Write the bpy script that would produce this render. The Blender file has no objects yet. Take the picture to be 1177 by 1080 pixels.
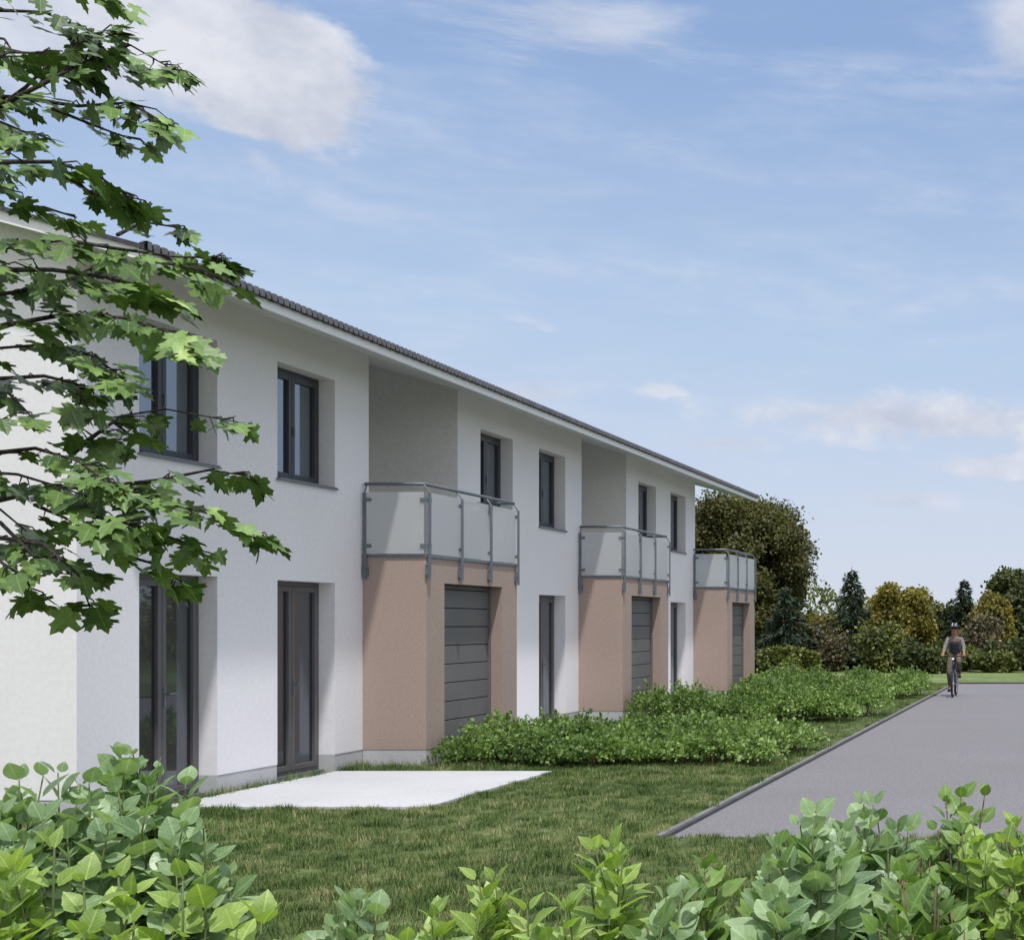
import bpy, math, random
import numpy as np
from mathutils import Vector, Matrix
random.seed(7); rng = np.random.default_rng(11)
R = math.radians
scene = bpy.context.scene
COL = scene.collection
F = 1590.0; VX = 1228.0; VY = 717.0; CH = 1.77
FX = -8.76                      # facade plane
def at(x, y, d):                # photo pixel at depth d metres
    return Vector(((x-VX)/F*d, d, CH-(y-VY)/F*d))

# ------------------------------------------------------------------ materials
def new_mat(name):
    m = bpy.data.materials.new(name); m.use_nodes = True
    nt = m.node_tree; b = nt.nodes['Principled BSDF']
    return m, nt, b
def N(nt, typ, **kw):
    n = nt.nodes.new(typ)
    for k, v in kw.items():
        if k in n.inputs: n.inputs[k].default_value = v
        else: setattr(n, k, v)
    return n
def ramp(nt, stops, fac=None):
    n = nt.nodes.new('ShaderNodeValToRGB'); e = n.color_ramp.elements
    while len(e) < len(stops): e.new(0.5)
    for i, (p, c) in enumerate(stops):
        e[i].position = p; e[i].color = (c[0], c[1], c[2], 1)
    if fac is not None: nt.links.new(fac, n.inputs[0])
    return n
def mixc(nt, fac, a, b, mode='MIX'):
    n = nt.nodes.new('ShaderNodeMix'); n.data_type = 'RGBA'; n.blend_type = mode
    for v, i in ((fac, 0), (a, 6), (b, 7)):
        if hasattr(v, 'is_output'): nt.links.new(v, n.inputs[i])
        elif i == 0: n.inputs[0].default_value = v
        else: n.inputs[i].default_value = (v[0], v[1], v[2], 1)
    return n.outputs[2]
def surf(name, c, rough=0.8, var=0.08, vscale=1.2, grain=0.05, gscale=60, bump=0.15, bscale=90, metal=0, spec=0.3, stretch=(1,1,1)):
    m, nt, b = new_mat(name)
    tc = N(nt, 'ShaderNodeTexCoord'); mp = N(nt, 'ShaderNodeMapping'); mp.inputs['Scale'].default_value = stretch
    nt.links.new(tc.outputs['Object'], mp.inputs[0])
    def noise(s, d=4):
        n = N(nt, 'ShaderNodeTexNoise'); n.inputs['Scale'].default_value = s; n.inputs['Detail'].default_value = d
        nt.links.new(mp.outputs[0], n.inputs['Vector']); return n
    a = noise(vscale, 5); g = noise(gscale, 3)
    r1 = ramp(nt, [(0.3, [1-var*1.6]*3), (0.7, [1+var*0.6]*3)], a.outputs[0])
    r2 = ramp(nt, [(0.35, [1-grain*2]*3), (0.65, [1+grain]*3)], g.outputs[0])
    x = mixc(nt, 1.0, r1.outputs[0], r2.outputs[0], 'MULTIPLY')
    y = mixc(nt, 1.0, x, c, 'MULTIPLY')
    nt.links.new(y, b.inputs['Base Color'])
    b.inputs['Roughness'].default_value = rough; b.inputs['Metallic'].default_value = metal
    b.inputs['Specular IOR Level'].default_value = spec
    if bump:
        h = noise(bscale, 3); bp = N(nt, 'ShaderNodeBump'); bp.inputs['Strength'].default_value = bump; bp.inputs['Distance'].default_value = 0.01
        nt.links.new(h.outputs[0], bp.inputs['Height']); nt.links.new(bp.outputs[0], b.inputs['Normal'])
    return m
def leafmat(name, dark, light, tip=None, transl=0.35, rough=0.5, nscale=1.5, spec=0.35, vein=0.0, fan=0.9):
    m, nt, b = new_mat(name)
    geo = N(nt, 'ShaderNodeNewGeometry'); tc = N(nt, 'ShaderNodeTexCoord')
    n = N(nt, 'ShaderNodeTexNoise'); n.inputs['Scale'].default_value = nscale; n.inputs['Detail'].default_value = 3
    nt.links.new(tc.outputs['Object'], n.inputs['Vector'])
    mx = N(nt, 'ShaderNodeMath', operation='MULTIPLY_ADD'); nt.links.new(geo.outputs['Random Per Island'], mx.inputs[0]); mx.inputs[1].default_value = 0.6
    ns = N(nt, 'ShaderNodeMath', operation='MULTIPLY_ADD'); nt.links.new(n.outputs[0], ns.inputs[0]); ns.inputs[1].default_value = 1.2; ns.inputs[2].default_value = -0.4
    nt.links.new(ns.outputs[0], mx.inputs[2])
    mid = [(a+c)/2 for a, c in zip(dark, light)]
    st = [(0.1, dark), (0.5, mid), (0.85, light)]
    if tip: st.append((1.0, tip))
    r = ramp(nt, st, mx.outputs[0])
    leafcol = r.outputs[0]
    if vein:
        at_ = N(nt, 'ShaderNodeAttribute', attribute_name='luv'); sx = N(nt, 'ShaderNodeSeparateXYZ'); nt.links.new(at_.outputs['Vector'], sx.inputs[0])
        def mm(op, a, b_=None, c=None):
            n_ = N(nt, 'ShaderNodeMath', operation=op)
            for i_, v_ in enumerate((a, b_, c)):
                if v_ is None: continue
                if hasattr(v_, 'is_output'): nt.links.new(v_, n_.inputs[i_])
                else: n_.inputs[i_].default_value = v_
            return n_.outputs[0]
        au = mm('ABSOLUTE', sx.outputs[0]); ph = mm('FRACT', mm('MULTIPLY', mm('SUBTRACT', sx.outputs[1], mm('MULTIPLY', au, fan)), 7.0))
        sidev = mm('LESS_THAN', ph, 0.13); mid_ = mm('LESS_THAN', au, 0.022)
        vv = mm('MAXIMUM', mm('MULTIPLY', sidev, 0.55), mid_)
        leafcol = mixc(nt, mm('MULTIPLY', vv, vein), leafcol, [min(1, c*1.5+.06) for c in light])
        # blotchy tone over each blade, paler towards the rim
        nn = N(nt, 'ShaderNodeTexNoise'); nn.inputs['Scale'].default_value = 45; nt.links.new(tc.outputs['Object'], nn.inputs['Vector'])
        bl_ = ramp(nt, [(0.3, (0.78, 0.82, 0.75)), (0.7, (1.12, 1.08, 1.1))], nn.outputs[0])
        leafcol = mixc(nt, 1.0, leafcol, bl_.outputs[0], 'MULTIPLY')
        wv = N(nt, 'ShaderNodeBump'); wv.inputs['Strength'].default_value = 0.35; wv.inputs['Distance'].default_value = 0.004
        nt.links.new(mm('ADD', ph, mm('MULTIPLY', nn.outputs[0], 2.0)), wv.inputs['Height']); nt.links.new(wv.outputs[0], b.inputs['Normal'])
    nt.links.new(leafcol, b.inputs['Base Color'])
    b.inputs['Roughness'].default_value = rough; b.inputs['Specular IOR Level'].default_value = spec
    t = N(nt, 'ShaderNodeBsdfTranslucent')
    yc = mixc(nt, 1.0, leafcol, (1.5, 1.6, 0.7), 'MULTIPLY'); nt.links.new(yc, t.inputs[0])
    ms = N(nt, 'ShaderNodeMixShader'); ms.inputs[0].default_value = transl
    nt.links.new(b.outputs[0], ms.inputs[1]); nt.links.new(t.outputs[0], ms.inputs[2])
    nt.links.new(ms.outputs[0], nt.nodes['Material Output'].inputs[0])
    return m
M = {}
M['white'] = surf('white_render_plaster', (0.765, 0.745, 0.765), 0.9, 0.035, 0.5, 0.02, 22, 0.10, 160)
M['loggia'] = surf('loggia_plaster', (0.78, 0.765, 0.74), 0.9, 0.04, 0.5, 0.03, 22, 0.2, 160)
M['plinth'] = surf('grey_plinth_render', (0.47, 0.47, 0.48), 0.9, 0.06, 2, 0.05, 60, 0.3, 150)
M['tan'] = surf('tan_render_plaster', (0.37, 0.284, 0.243), 0.92, 0.04, 0.8, 0.05, 40, 0.25, 150)
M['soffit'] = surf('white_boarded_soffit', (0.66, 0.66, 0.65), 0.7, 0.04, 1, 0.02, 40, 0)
M['fascia'] = surf('white_fascia', (0.80, 0.80, 0.81), 0.6, 0.03, 2, 0.02, 40, 0)
M['tile'] = surf('dark_roof_tile', (0.045, 0.042, 0.048), 0.6, 0.2, 5, 0.2, 30, 0.2, 80)
M['frame'] = surf('anthracite_frame', (0.032, 0.036, 0.046), 0.4, 0.05, 3, 0.02, 60, 0, spec=0.5)
M['doorframe'] = surf('grey_door_frame', (0.10, 0.095, 0.10), 0.4, 0.05, 3, 0.02, 60, 0, spec=0.5)
M['sill'] = surf('metal_sill', (0.14, 0.15, 0.17), 0.4, 0.05, 3, 0.02, 60, 0, spec=0.5)
M['steel'] = surf('grey_railing_steel', (0.17, 0.19, 0.21), 0.45, 0.1, 6, 0.05, 80, 0, metal=0.3)
M['gdoor'] = surf('grey_sectional_door', (0.155, 0.148, 0.145), 0.5, 0.08, 1.5, 0.04, 60, 0.1, 70)
M['patio'] = surf('pale_concrete_slab', (0.50, 0.50, 0.515), 0.9, 0.03, 1.2, 0.05, 50, 0.2, 120)
M['road'] = surf('grey_asphalt', (0.19, 0.184, 0.195), 0.92, 0.03, 0.5, 0.14, 45, 0.5, 90)
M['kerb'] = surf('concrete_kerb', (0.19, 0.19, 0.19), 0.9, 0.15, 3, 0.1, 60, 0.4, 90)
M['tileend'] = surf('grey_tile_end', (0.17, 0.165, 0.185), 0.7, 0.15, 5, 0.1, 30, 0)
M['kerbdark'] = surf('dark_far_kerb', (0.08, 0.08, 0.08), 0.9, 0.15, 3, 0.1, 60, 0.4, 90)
M['bark'] = surf('maple_bark', (0.055, 0.045, 0.038), 0.9, 0.3, 8, 0.3, 60, 0.8, 50, stretch=(1,1,.3))
M['bark2'] = surf('grey_brown_bark', (0.10, 0.08, 0.06), 0.9, 0.3, 6, 0.3, 60, 0.8, 50, stretch=(1,1,.3))
M['stem'] = surf('green_stem', (0.12, 0.16, 0.05), 0.6, 0.2, 10, 0.1, 60, 0)
M['stemred'] = surf('brown_stem', (0.16, 0.10, 0.06), 0.6, 0.2, 10, 0.1, 60, 0)
def glass_mat(name, base, fres=1.9):
    m, nt, b = new_mat(name)
    b.inputs['Base Color'].default_value = (*base, 1); b.inputs['Roughness'].default_value = 0.35
    g = N(nt, 'ShaderNodeBsdfGlossy'); g.inputs['Roughness'].default_value = 0.015; g.inputs['Color'].default_value = (0.78, 0.88, 1, 1)
    fr = N(nt, 'ShaderNodeFresnel'); fr.inputs['IOR'].default_value = fres
    tc = N(nt, 'ShaderNodeTexCoord'); n = N(nt, 'ShaderNodeTexNoise'); n.inputs['Scale'].default_value = 1.3
    nt.links.new(tc.outputs['Object'], n.inputs['Vector'])
    bp = N(nt, 'ShaderNodeBump'); bp.inputs['Strength'].default_value = 0.03; bp.inputs['Distance'].default_value = 0.05
    nt.links.new(n.outputs[0], bp.inputs['Height']); nt.links.new(bp.outputs[0], g.inputs['Normal'])
    ms = N(nt, 'ShaderNodeMixShader'); nt.links.new(fr.outputs[0], ms.inputs[0])
    nt.links.new(b.outputs[0], ms.inputs[1]); nt.links.new(g.outputs[0], ms.inputs[2])
    nt.links.new(ms.outputs[0], nt.nodes['Material Output'].inputs[0])
    return m
M['glass'] = glass_mat('dark_window_glass', (0.006, 0.007, 0.010), 2.9)
M['glass2'] = glass_mat('dark_door_glass', (0.012, 0.010, 0.010), 1.9)
# frosted balcony glass
m, nt, b = new_mat('frosted_balcony_glass')
b.inputs['Base Color'].default_value = (0.70, 0.71, 0.72, 1); b.inputs['Roughness'].default_value = 0.5
tr = N(nt, 'ShaderNodeBsdfTransparent'); tr.inputs[0].default_value = (0.95, 0.96, 0.96, 1)
tl = N(nt, 'ShaderNodeBsdfTranslucent'); tl.inputs[0].default_value = (0.78, 0.79, 0.8, 1)
m1 = N(nt, 'ShaderNodeMixShader'); m1.inputs[0].default_value = 0.4; nt.links.new(b.outputs[0], m1.inputs[1]); nt.links.new(tl.outputs[0], m1.inputs[2])
m2 = N(nt, 'ShaderNodeMixShader'); m2.inputs[0].default_value = 0.42; nt.links.new(m1.outputs[0], m2.inputs[1]); nt.links.new(tr.outputs[0], m2.inputs[2])
nt.links.new(m2.outputs[0], nt.nodes['Material Output'].inputs[0]); M['frost'] = m
# lawn sheet
def grassmat(name, stops, blade=False):
    m, nt, b = new_mat(name)
    tc = N(nt, 'ShaderNodeTexCoord')
    n1 = N(nt, 'ShaderNodeTexNoise'); n1.inputs['Scale'].default_value = 0.55; n1.inputs['Detail'].default_value = 6; n1.inputs['Roughness'].default_value = 0.65
    n2 = N(nt, 'ShaderNodeTexNoise'); n2.inputs['Scale'].default_value = 3.6; n2.inputs['Detail'].default_value = 5; n2.inputs['Roughness'].default_value = 0.75
    for n in (n1, n2): nt.links.new(tc.outputs['Object'], n.inputs['Vector'])
    a = N(nt, 'ShaderNodeMath', operation='MULTIPLY_ADD'); nt.links.new(n1.outputs[0], a.inputs[0]); a.inputs[1].default_value = 0.55
    nt.links.new(n2.outputs[0], a.inputs[2])
    s = N(nt, 'ShaderNodeMath', operation='MULTIPLY_ADD'); nt.links.new(a.outputs[0], s.inputs[0]); s.inputs[1].default_value = 2.4; s.inputs[2].default_value = -1.38
    out = s.outputs[0]
    if blade:
        geo = N(nt, 'ShaderNodeNewGeometry')
        s2 = N(nt, 'ShaderNodeMath', operation='MULTIPLY_ADD'); nt.links.new(geo.outputs['Random Per Island'], s2.inputs[0]); s2.inputs[1].default_value = 0.55
        s3 = N(nt, 'ShaderNodeMath', operation='SUBTRACT'); nt.links.new(out, s3.inputs[0]); s3.inputs[1].default_value = 0.27
        nt.links.new(s3.outputs[0], s2.inputs[2]); out = s2.outputs[0]
    r = ramp(nt, stops, out); nt.links.new(r.outputs[0], b.inputs['Base Color'])
    b.inputs['Roughness'].default_value = 0.85; b.inputs['Specular IOR Level'].default_value = 0.15
    if blade:
        t = N(nt, 'ShaderNodeBsdfTranslucent'); nt.links.new(r.outputs[0], t.inputs[0])
        ms = N(nt, 'ShaderNodeMixShader'); ms.inputs[0].default_value = 0.25
        nt.links.new(b.outputs[0], ms.inputs[1]); nt.links.new(t.outputs[0], ms.inputs[2]); nt.links.new(ms.outputs[0], nt.nodes['Material Output'].inputs[0])
    return m
M['ground'] = grassmat('lawn_soil', [(0.1, (0.055, 0.065, 0.025)), (0.5, (0.08, 0.11, 0.035)), (0.9, (0.15, 0.17, 0.07))])
M['blade'] = grassmat('grass_blades', [(0.0, (0.03, 0.06, 0.018)), (0.35, (0.085, 0.15, 0.042)), (0.72, (0.20, 0.24, 0.085)), (1.0, (0.44, 0.40, 0.24))], True)
M['farlawn'] = grassmat('far_bright_lawn', [(0.1, (0.08, 0.12, 0.04)), (0.6, (0.14, 0.19, 0.065)), (0.9, (0.20, 0.24, 0.10))])
M['maple'] = leafmat('maple_leaf', (0.025, 0.06, 0.014), (0.17, 0.28, 0.07), (0.36, 0.48, 0.17), 0.06, 0.45, 2.5, vein=.25, fan=-.6)
M['leafA'] = leafmat('round_waxy_leaf', (0.11, 0.20, 0.08), (0.34, 0.46, 0.25), (0.58, 0.66, 0.50), 0.3, 0.36, 3, .5, vein=.35)
M['leafB'] = leafmat('bright_pointed_leaf', (0.12, 0.21, 0.045), (0.36, 0.48, 0.13), (0.60, 0.62, 0.27), 0.35, 0.42, 3, vein=.4)
M['leafC'] = leafmat('deep_pointed_leaf', (0.06, 0.12, 0.03), (0.20, 0.32, 0.085), (0.42, 0.50, 0.18), 0.3, 0.42, 3, vein=.4)
M['hedge'] = leafmat('hedge_leaf', (0.05, 0.10, 0.025), (0.24, 0.35, 0.10), (0.52, 0.63, 0.30), 0.3, 0.5, 1.6)
M['oak'] = leafmat('olive_brown_leaf', (0.04, 0.046, 0.016), (0.13, 0.125, 0.035), (0.24, 0.21, 0.07), 0.25, 0.6, 0.5)
M['yellowtree'] = leafmat('yellow_green_leaf', (0.07, 0.07, 0.018), (0.32, 0.27, 0.05), (0.60, 0.46, 0.12), 0.3, 0.6, 0.6)
M['darktree'] = leafmat('dark_green_leaf', (0.03, 0.045, 0.018), (0.11, 0.13, 0.04), (0.22, 0.21, 0.08), 0.25, 0.6, 0.6)
M['needle'] = leafmat('spruce_needles', (0.014, 0.03, 0.018), (0.045, 0.07, 0.035), (0.10, 0.11, 0.06), 0.15, 0.7, 0.8)
M['bush'] = leafmat('woodland_bush_leaf', (0.02, 0.036, 0.014), (0.22, 0.24, 0.06), (0.60, 0.52, 0.25), 0.25, 0.6, 0.9)
M['rose'] = leafmat('pinkish_bush_leaf', (0.03, 0.035, 0.018), (0.24, 0.20, 0.12), (0.62, 0.52, 0.42), 0.25, 0.6, 0.9)
M['skin'] = surf('skin', (0.36, 0.16, 0.10), 0.6, 0.1, 20, 0.03, 60, 0)
M['hair'] = surf('dark_hair', (0.03, 0.02, 0.015), 0.6, 0.1, 20, 0.05, 60, 0)
M['helmet'] = surf('black_helmet', (0.03, 0.032, 0.04), 0.3, 0.1, 20, 0.05, 60, 0)
M['helmetw'] = surf('pale_helmet_stripe', (0.6, 0.6, 0.64), 0.4, 0.1, 20, 0.05, 60, 0)
M['shirt'] = surf('pale_grey_shirt', (0.20, 0.19, 0.18), 0.85, 0.25, 14, 0.05, 60, 0)
M['vest'] = surf('dark_vest', (0.05, 0.055, 0.075), 0.85, 0.3, 14, 0.05, 60, 0)
M['trousers'] = surf('khaki_trousers', (0.13, 0.11, 0.08), 0.85, 0.35, 12, 0.05, 60, 0)
M['shoe'] = surf('dark_shoe', (0.035, 0.03, 0.03), 0.6, 0.1, 20, 0.05, 60, 0)
M['rubber'] = surf('black_rubber', (0.02, 0.02, 0.022), 0.7, 0.1, 20, 0.05, 60, 0)
M['bike'] = surf('dark_blue_frame', (0.03, 0.035, 0.08), 0.3, 0.1, 20, 0.05, 60, 0, spec=0.6)
M['alu'] = surf('aluminium', (0.5, 0.5, 0.52), 0.35, 0.1, 20, 0.05, 60, 0, metal=0.8)
M['lamp'] = surf('lamp_lens', (0.7, 0.7, 0.68), 0.2, 0.05, 20, 0.05, 60, 0)

# ------------------------------------------------------------------ helpers
def tag(o, label=None, cat=None, group=None, kind=None):
    if label: o['label'] = label
    if cat: o['category'] = cat
    if group: o['group'] = group
    if kind: o['kind'] = kind
    return o
def empty(name, loc=(0, 0, 0), rz=0):
    o = bpy.data.objects.new(name, None); o.location = loc; o.rotation_euler = (0, 0, rz); o.empty_display_size = 0.2
    COL.objects.link(o); return o
class MB:
    def __init__(s): s.v = []; s.f = []
    def face(s, pts):
        i = len(s.v); s.v += [tuple(p) for p in pts]; s.f.append(tuple(range(i, i+len(pts))))
    def box(s, x0, x1, y0, y1, z0, z1):
        i = len(s.v)
        s.v += [(x0,y0,z0),(x1,y0,z0),(x1,y1,z0),(x0,y1,z0),(x0,y0,z1),(x1,y0,z1),(x1,y1,z1),(x0,y1,z1)]
        for q in ((0,3,2,1),(4,5,6,7),(0,1,5,4),(1,2,6,5),(2,3,7,6),(3,0,4,7)): s.f.append(tuple(i+k for k in q))
    def tube(s, pts, rad, n=8, cap=True):
        pts = [Vector(p) for p in pts]
        if not hasattr(rad, '__len__'): rad = [rad]*len(pts)
        base = len(s.v); up = Vector((0.01, 0.02, 1))
        for k, p in enumerate(pts):
            d = (pts[min(k+1, len(pts)-1)]-pts[max(k-1, 0)]).normalized()
            u = up if abs(d.dot(up.normalized())) < 0.95 else Vector((1, 0.02, 0))
            a = d.cross(u).normalized(); b2 = d.cross(a).normalized()
            for j in range(n):
                t = 2*math.pi*j/n
                s.v.append(tuple(p+(a*math.cos(t)+b2*math.sin(t))*rad[k]))
        for k in range(len(pts)-1):
            for j in range(n):
                q = base+k*n; s.f.append((q+j, q+(j+1) % n, q+n+(j+1) % n, q+n+j))
        if cap:
            s.f.append(tuple(base+j for j in range(n))[::-1]); q = base+(len(pts)-1)*n; s.f.append(tuple(q+j for j in range(n)))
    def ring(s, c, rad, r, n=32, m=8, axis='X'):
        base = len(s.v); c = Vector(c)
        for k in range(n):
            t = 2*math.pi*k/n; d = Vector((0, math.cos(t), math.sin(t)))
            for j in range(m):
                u = 2*math.pi*j/m; s.v.append(tuple(c+d*(rad+r*math.cos(u))+Vector((r*math.sin(u), 0, 0))))
        for k in range(n):
            for j in range(m):
                a = base+k*m; b2 = base+((k+1) % n)*m
                s.f.append((a+j, a+(j+1) % m, b2+(j+1) % m, b2+j))
    def ellip(s, c, r, nu=14, nv=10, zmin=-1.0):
        base = len(s.v); c = Vector(c)
        for i in range(nv+1):
            ph = -math.pi/2+math.pi*i/nv
            zz = max(math.sin(ph), zmin); 
            for j in range(nu):
                t = 2*math.pi*j/nu; s.v.append((c.x+r[0]*math.cos(ph)*math.cos(t), c.y+r[1]*math.cos(ph)*math.sin(t), c.z+r[2]*zz))
        for i in range(nv):
            for j in range(nu):
                a = base+i*nu; s.f.append((a+j, a+(j+1) % nu, a+nu+(j+1) % nu, a+nu+j))
    def build(s, name, mat, parent=None, smooth=False, bevel=0, loc=None):
        me = bpy.data.meshes.new(name); me.from_pydata(s.v, [], s.f); me.materials.append(mat)
        if smooth: me.polygons.foreach_set('use_smooth', [True]*len(me.polygons))
        me.update()
        o = bpy.data.objects.new(name, me); COL.objects.link(o)
        if parent: o.parent = parent
        if loc is not None: o.location = loc
        if bevel:
            md = o.modifiers.new('bevel', 'BEVEL'); md.width = bevel; md.segments = 2; md.limit_method = 'ANGLE'
        return o
def npmesh(name, V, faces, mat, parent=None, smooth=False, tmpl=None):
    """V (n,3); faces list of arrays (m,k)"""
    me = bpy.data.meshes.new(name)
    me.vertices.add(len(V)); me.vertices.foreach_set('co', np.asarray(V, dtype=np.float32).ravel())
    k = faces.shape[1]; m_ = faces.shape[0]
    me.loops.add(m_*k); me.loops.foreach_set('vertex_index', faces.astype(np.int32).ravel())
    me.polygons.add(m_); me.polygons.foreach_set('loop_start', np.arange(0, m_*k, k, dtype=np.int32))
    me.polygons.foreach_set('loop_total', np.full(m_, k, dtype=np.int32))
    if smooth: me.polygons.foreach_set('use_smooth', np.ones(m_, dtype=bool))
    me.update(calc_edges=True); me.materials.append(mat)
    if tmpl is not None:
        uv = np.array(tmpl, dtype=np.float32)[:, :3]; at_ = me.attributes.new('luv', 'FLOAT_VECTOR', 'POINT')
        at_.data.foreach_set('vector', np.tile(uv, (len(V)//len(uv), 1)).ravel())
    o = bpy.data.objects.new(name, me); COL.objects.link(o)
    if parent: o.parent = parent
    return o
def nrm(a): return a/np.maximum(np.linalg.norm(a, axis=1, keepdims=True), 1e-9)
def leaves(P, D, Nn, S, tv, tf):
    """P base point, D tip direction, Nn approx normal, S size; template tv (k,3: side, along, up), tf faces"""
    P = np.asarray(P, float); D = nrm(np.asarray(D, float)); Nn = np.asarray(Nn, float)
    side = nrm(np.cross(D, Nn)); up = np.cross(side, D)
    S = np.asarray(S, float).reshape(-1, 1, 1)
    tv = np.asarray(tv, float)
    V = P[:, None, :] + S*(tv[None, :, 0:1]*side[:, None, :]+tv[None, :, 1:2]*D[:, None, :]+tv[None, :, 2:3]*up[:, None, :])
    tf = np.asarray(tf); k = len(tv)
    Fc = (tf[None]+(np.arange(len(P))*k)[:, None, None]).reshape(-1, tf.shape[1])
    return V.reshape(-1, 3), Fc
DIAMOND = ([(0, 0, 0), (.36, .5, .08), (0, 1, 0), (-.36, .5, .08)], [(0, 1, 2, 3)])
ELL = ([(0,0,0),(.22,.22,.05),(.33,.5,.07),(.2,.82,.04),(0,1,-.05),(-.2,.82,.04),(-.33,.5,.07),(-.22,.22,.05),(0,.5,-.02)],
       [(0,1,8),(1,2,8),(2,3,8),(3,4,8),(4,5,8),(5,6,8),(6,7,8),(7,0,8)])
def leafshape(w, L=1.0, pt=1.0, n=7, fold=0.12, curl=-0.18, serr=0.0):
    """smooth outline split along the midrib: rows of (left, mid, right)"""
    v = []; f = []
    for i in range(n+1):
        t = i/n; a = math.sin(math.pi*t**0.8)**(0.75 if pt < 1 else 0.9)*(1-0.35*pt*t)*w
        if i == 0: a = 0.012
        if i == n: a = 0.0 if pt >= 1 else 0.03
        a *= 1+serr*(1 if i % 2 else -1)
        z = curl*t*t
        v += [(-a, t*L, z+fold*a/w*0.6), (0, t*L, z), (a, t*L, z+fold*a/w*0.6)]
    for i in range(n):
        q = i*3; f += [(q, q+1, q+4, q+3), (q+1, q+2, q+5, q+4)]
    return v, f
ROUND = leafshape(0.44, 1, 0.3, 7, 0.10, -0.12)
POINT = leafshape(0.40, 1, 1.2, 9, 0.16, -0.22, 0.05)
def maple_template():
    half = [(0,-.02),(.10,-.10),(.26,-.12),(.33,-.02),(.42,.0),(.36,.10),(.27,.16),(.42,.24),(.62,.28),(.56,.38),(.60,.50),(.42,.50),(.25,.50),(.24,.66),(.28,.80),(.15,.82),(.08,.95),(0,1.08)]
    v = [(0, .22, 0)]
    for x, y in half: v.append((x, y, -0.10*(x*x)-0.16*max(y-.2, 0)**2+.05*abs(x)))
    for x, y in half[-2:0:-1]: v.append((-x, y, -0.10*(x*x)-0.16*max(y-.2, 0)**2+.05*abs(x)))
    n = len(v)-1
    return v, [(0, 1+i, 1+(i+1) % n) for i in range(n)]
MAPLE = maple_template()

# ------------------------------------------------------------------ camera, light, world
cam = bpy.data.cameras.new('camera'); co = bpy.data.objects.new('camera', cam); COL.objects.link(co)
co.location = (0, 0, CH); co.rotation_euler = (R(90), 0, 0)
cam.sensor_width = 36; cam.lens = F/1177*36; cam.shift_x = -(VX-588.5)/1177; cam.shift_y = (VY-540)/1177
cam.clip_end = 3000; cam.clip_start = 0.05
scene.camera = co
S = Vector((0.23, -0.40, 1.0)).normalized()
el = math.asin(S.z); rot = math.atan2(S.x, S.y)
sl = bpy.data.lights.new('sun', 'SUN'); sl.energy = 3.5; sl.angle = R(1.6); sl.color = (1, 0.98, 0.955)
so = bpy.data.objects.new('sun', sl); COL.objects.link(so); so.rotation_euler = S.to_track_quat('Z', 'Y').to_euler(); so.location = (10, -10, 30)
w = bpy.data.worlds.new('World'); scene.world = w; w.use_nodes = True; nt = w.node_tree
bg = nt.nodes['Background']; bg.inputs[1].default_value = 0.10
sky = N(nt, 'ShaderNodeTexSky'); sky.sky_type = 'NISHITA'; sky.sun_disc = False; sky.sun_elevation = el; sky.sun_rotation = rot
sky.air_density = 1.0; sky.dust_density = 0.6; sky.ozone_density = 1.5
tc = N(nt, 'ShaderNodeTexCoord'); L = nt.links
sep = N(nt, 'ShaderNodeSeparateXYZ'); L.new(tc.outputs['Generated'], sep.inputs[0])
# haze colour by height above the horizon
hz = ramp(nt, [(0.0, (6.7, 7.2, 8.5)), (0.08, (6.2, 7.0, 8.6)), (0.2, (5.0, 6.4, 8.6)), (0.38, (3.0, 4.5, 7.4)), (0.7, (2.6, 4.0, 7.0))], sep.outputs[2])
base = mixc(nt, 0.86, sky.outputs[0], hz.outputs[0])
def wnoise(scale, sc, detail=6, rough=0.55, off=(0,0,0), dist=0):
    mp = N(nt, 'ShaderNodeMapping'); mp.inputs['Scale'].default_value = sc; mp.inputs['Location'].default_value = off
    L.new(tc.outputs['Generated'], mp.inputs[0])
    n = N(nt, 'ShaderNodeTexNoise'); n.inputs['Scale'].default_value = scale; n.inputs['Detail'].default_value = detail; n.inputs['Roughness'].default_value = rough
    n.inputs['Distortion'].default_value = dist
    L.new(mp.outputs[0], n.inputs['Vector']); return n.outputs[0]
def M2(op, a, b_, c=None):
    n = N(nt, 'ShaderNodeMath', operation=op)
    for i, v in enumerate((a, b_, c)):
        if v is None: continue
        if hasattr(v, 'is_output'): L.new(v, n.inputs[i])
        else: n.inputs[i].default_value = v
    return n.outputs[0]
def sstep(val, lo, hi, to=1.0):
    n = N(nt, 'ShaderNodeMapRange', interpolation_type='SMOOTHSTEP'); L.new(val, n.inputs[0])
    n.inputs[1].default_value = lo; n.inputs[2].default_value = hi; n.inputs[4].default_value = to
    return n.outputs[0]
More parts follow.
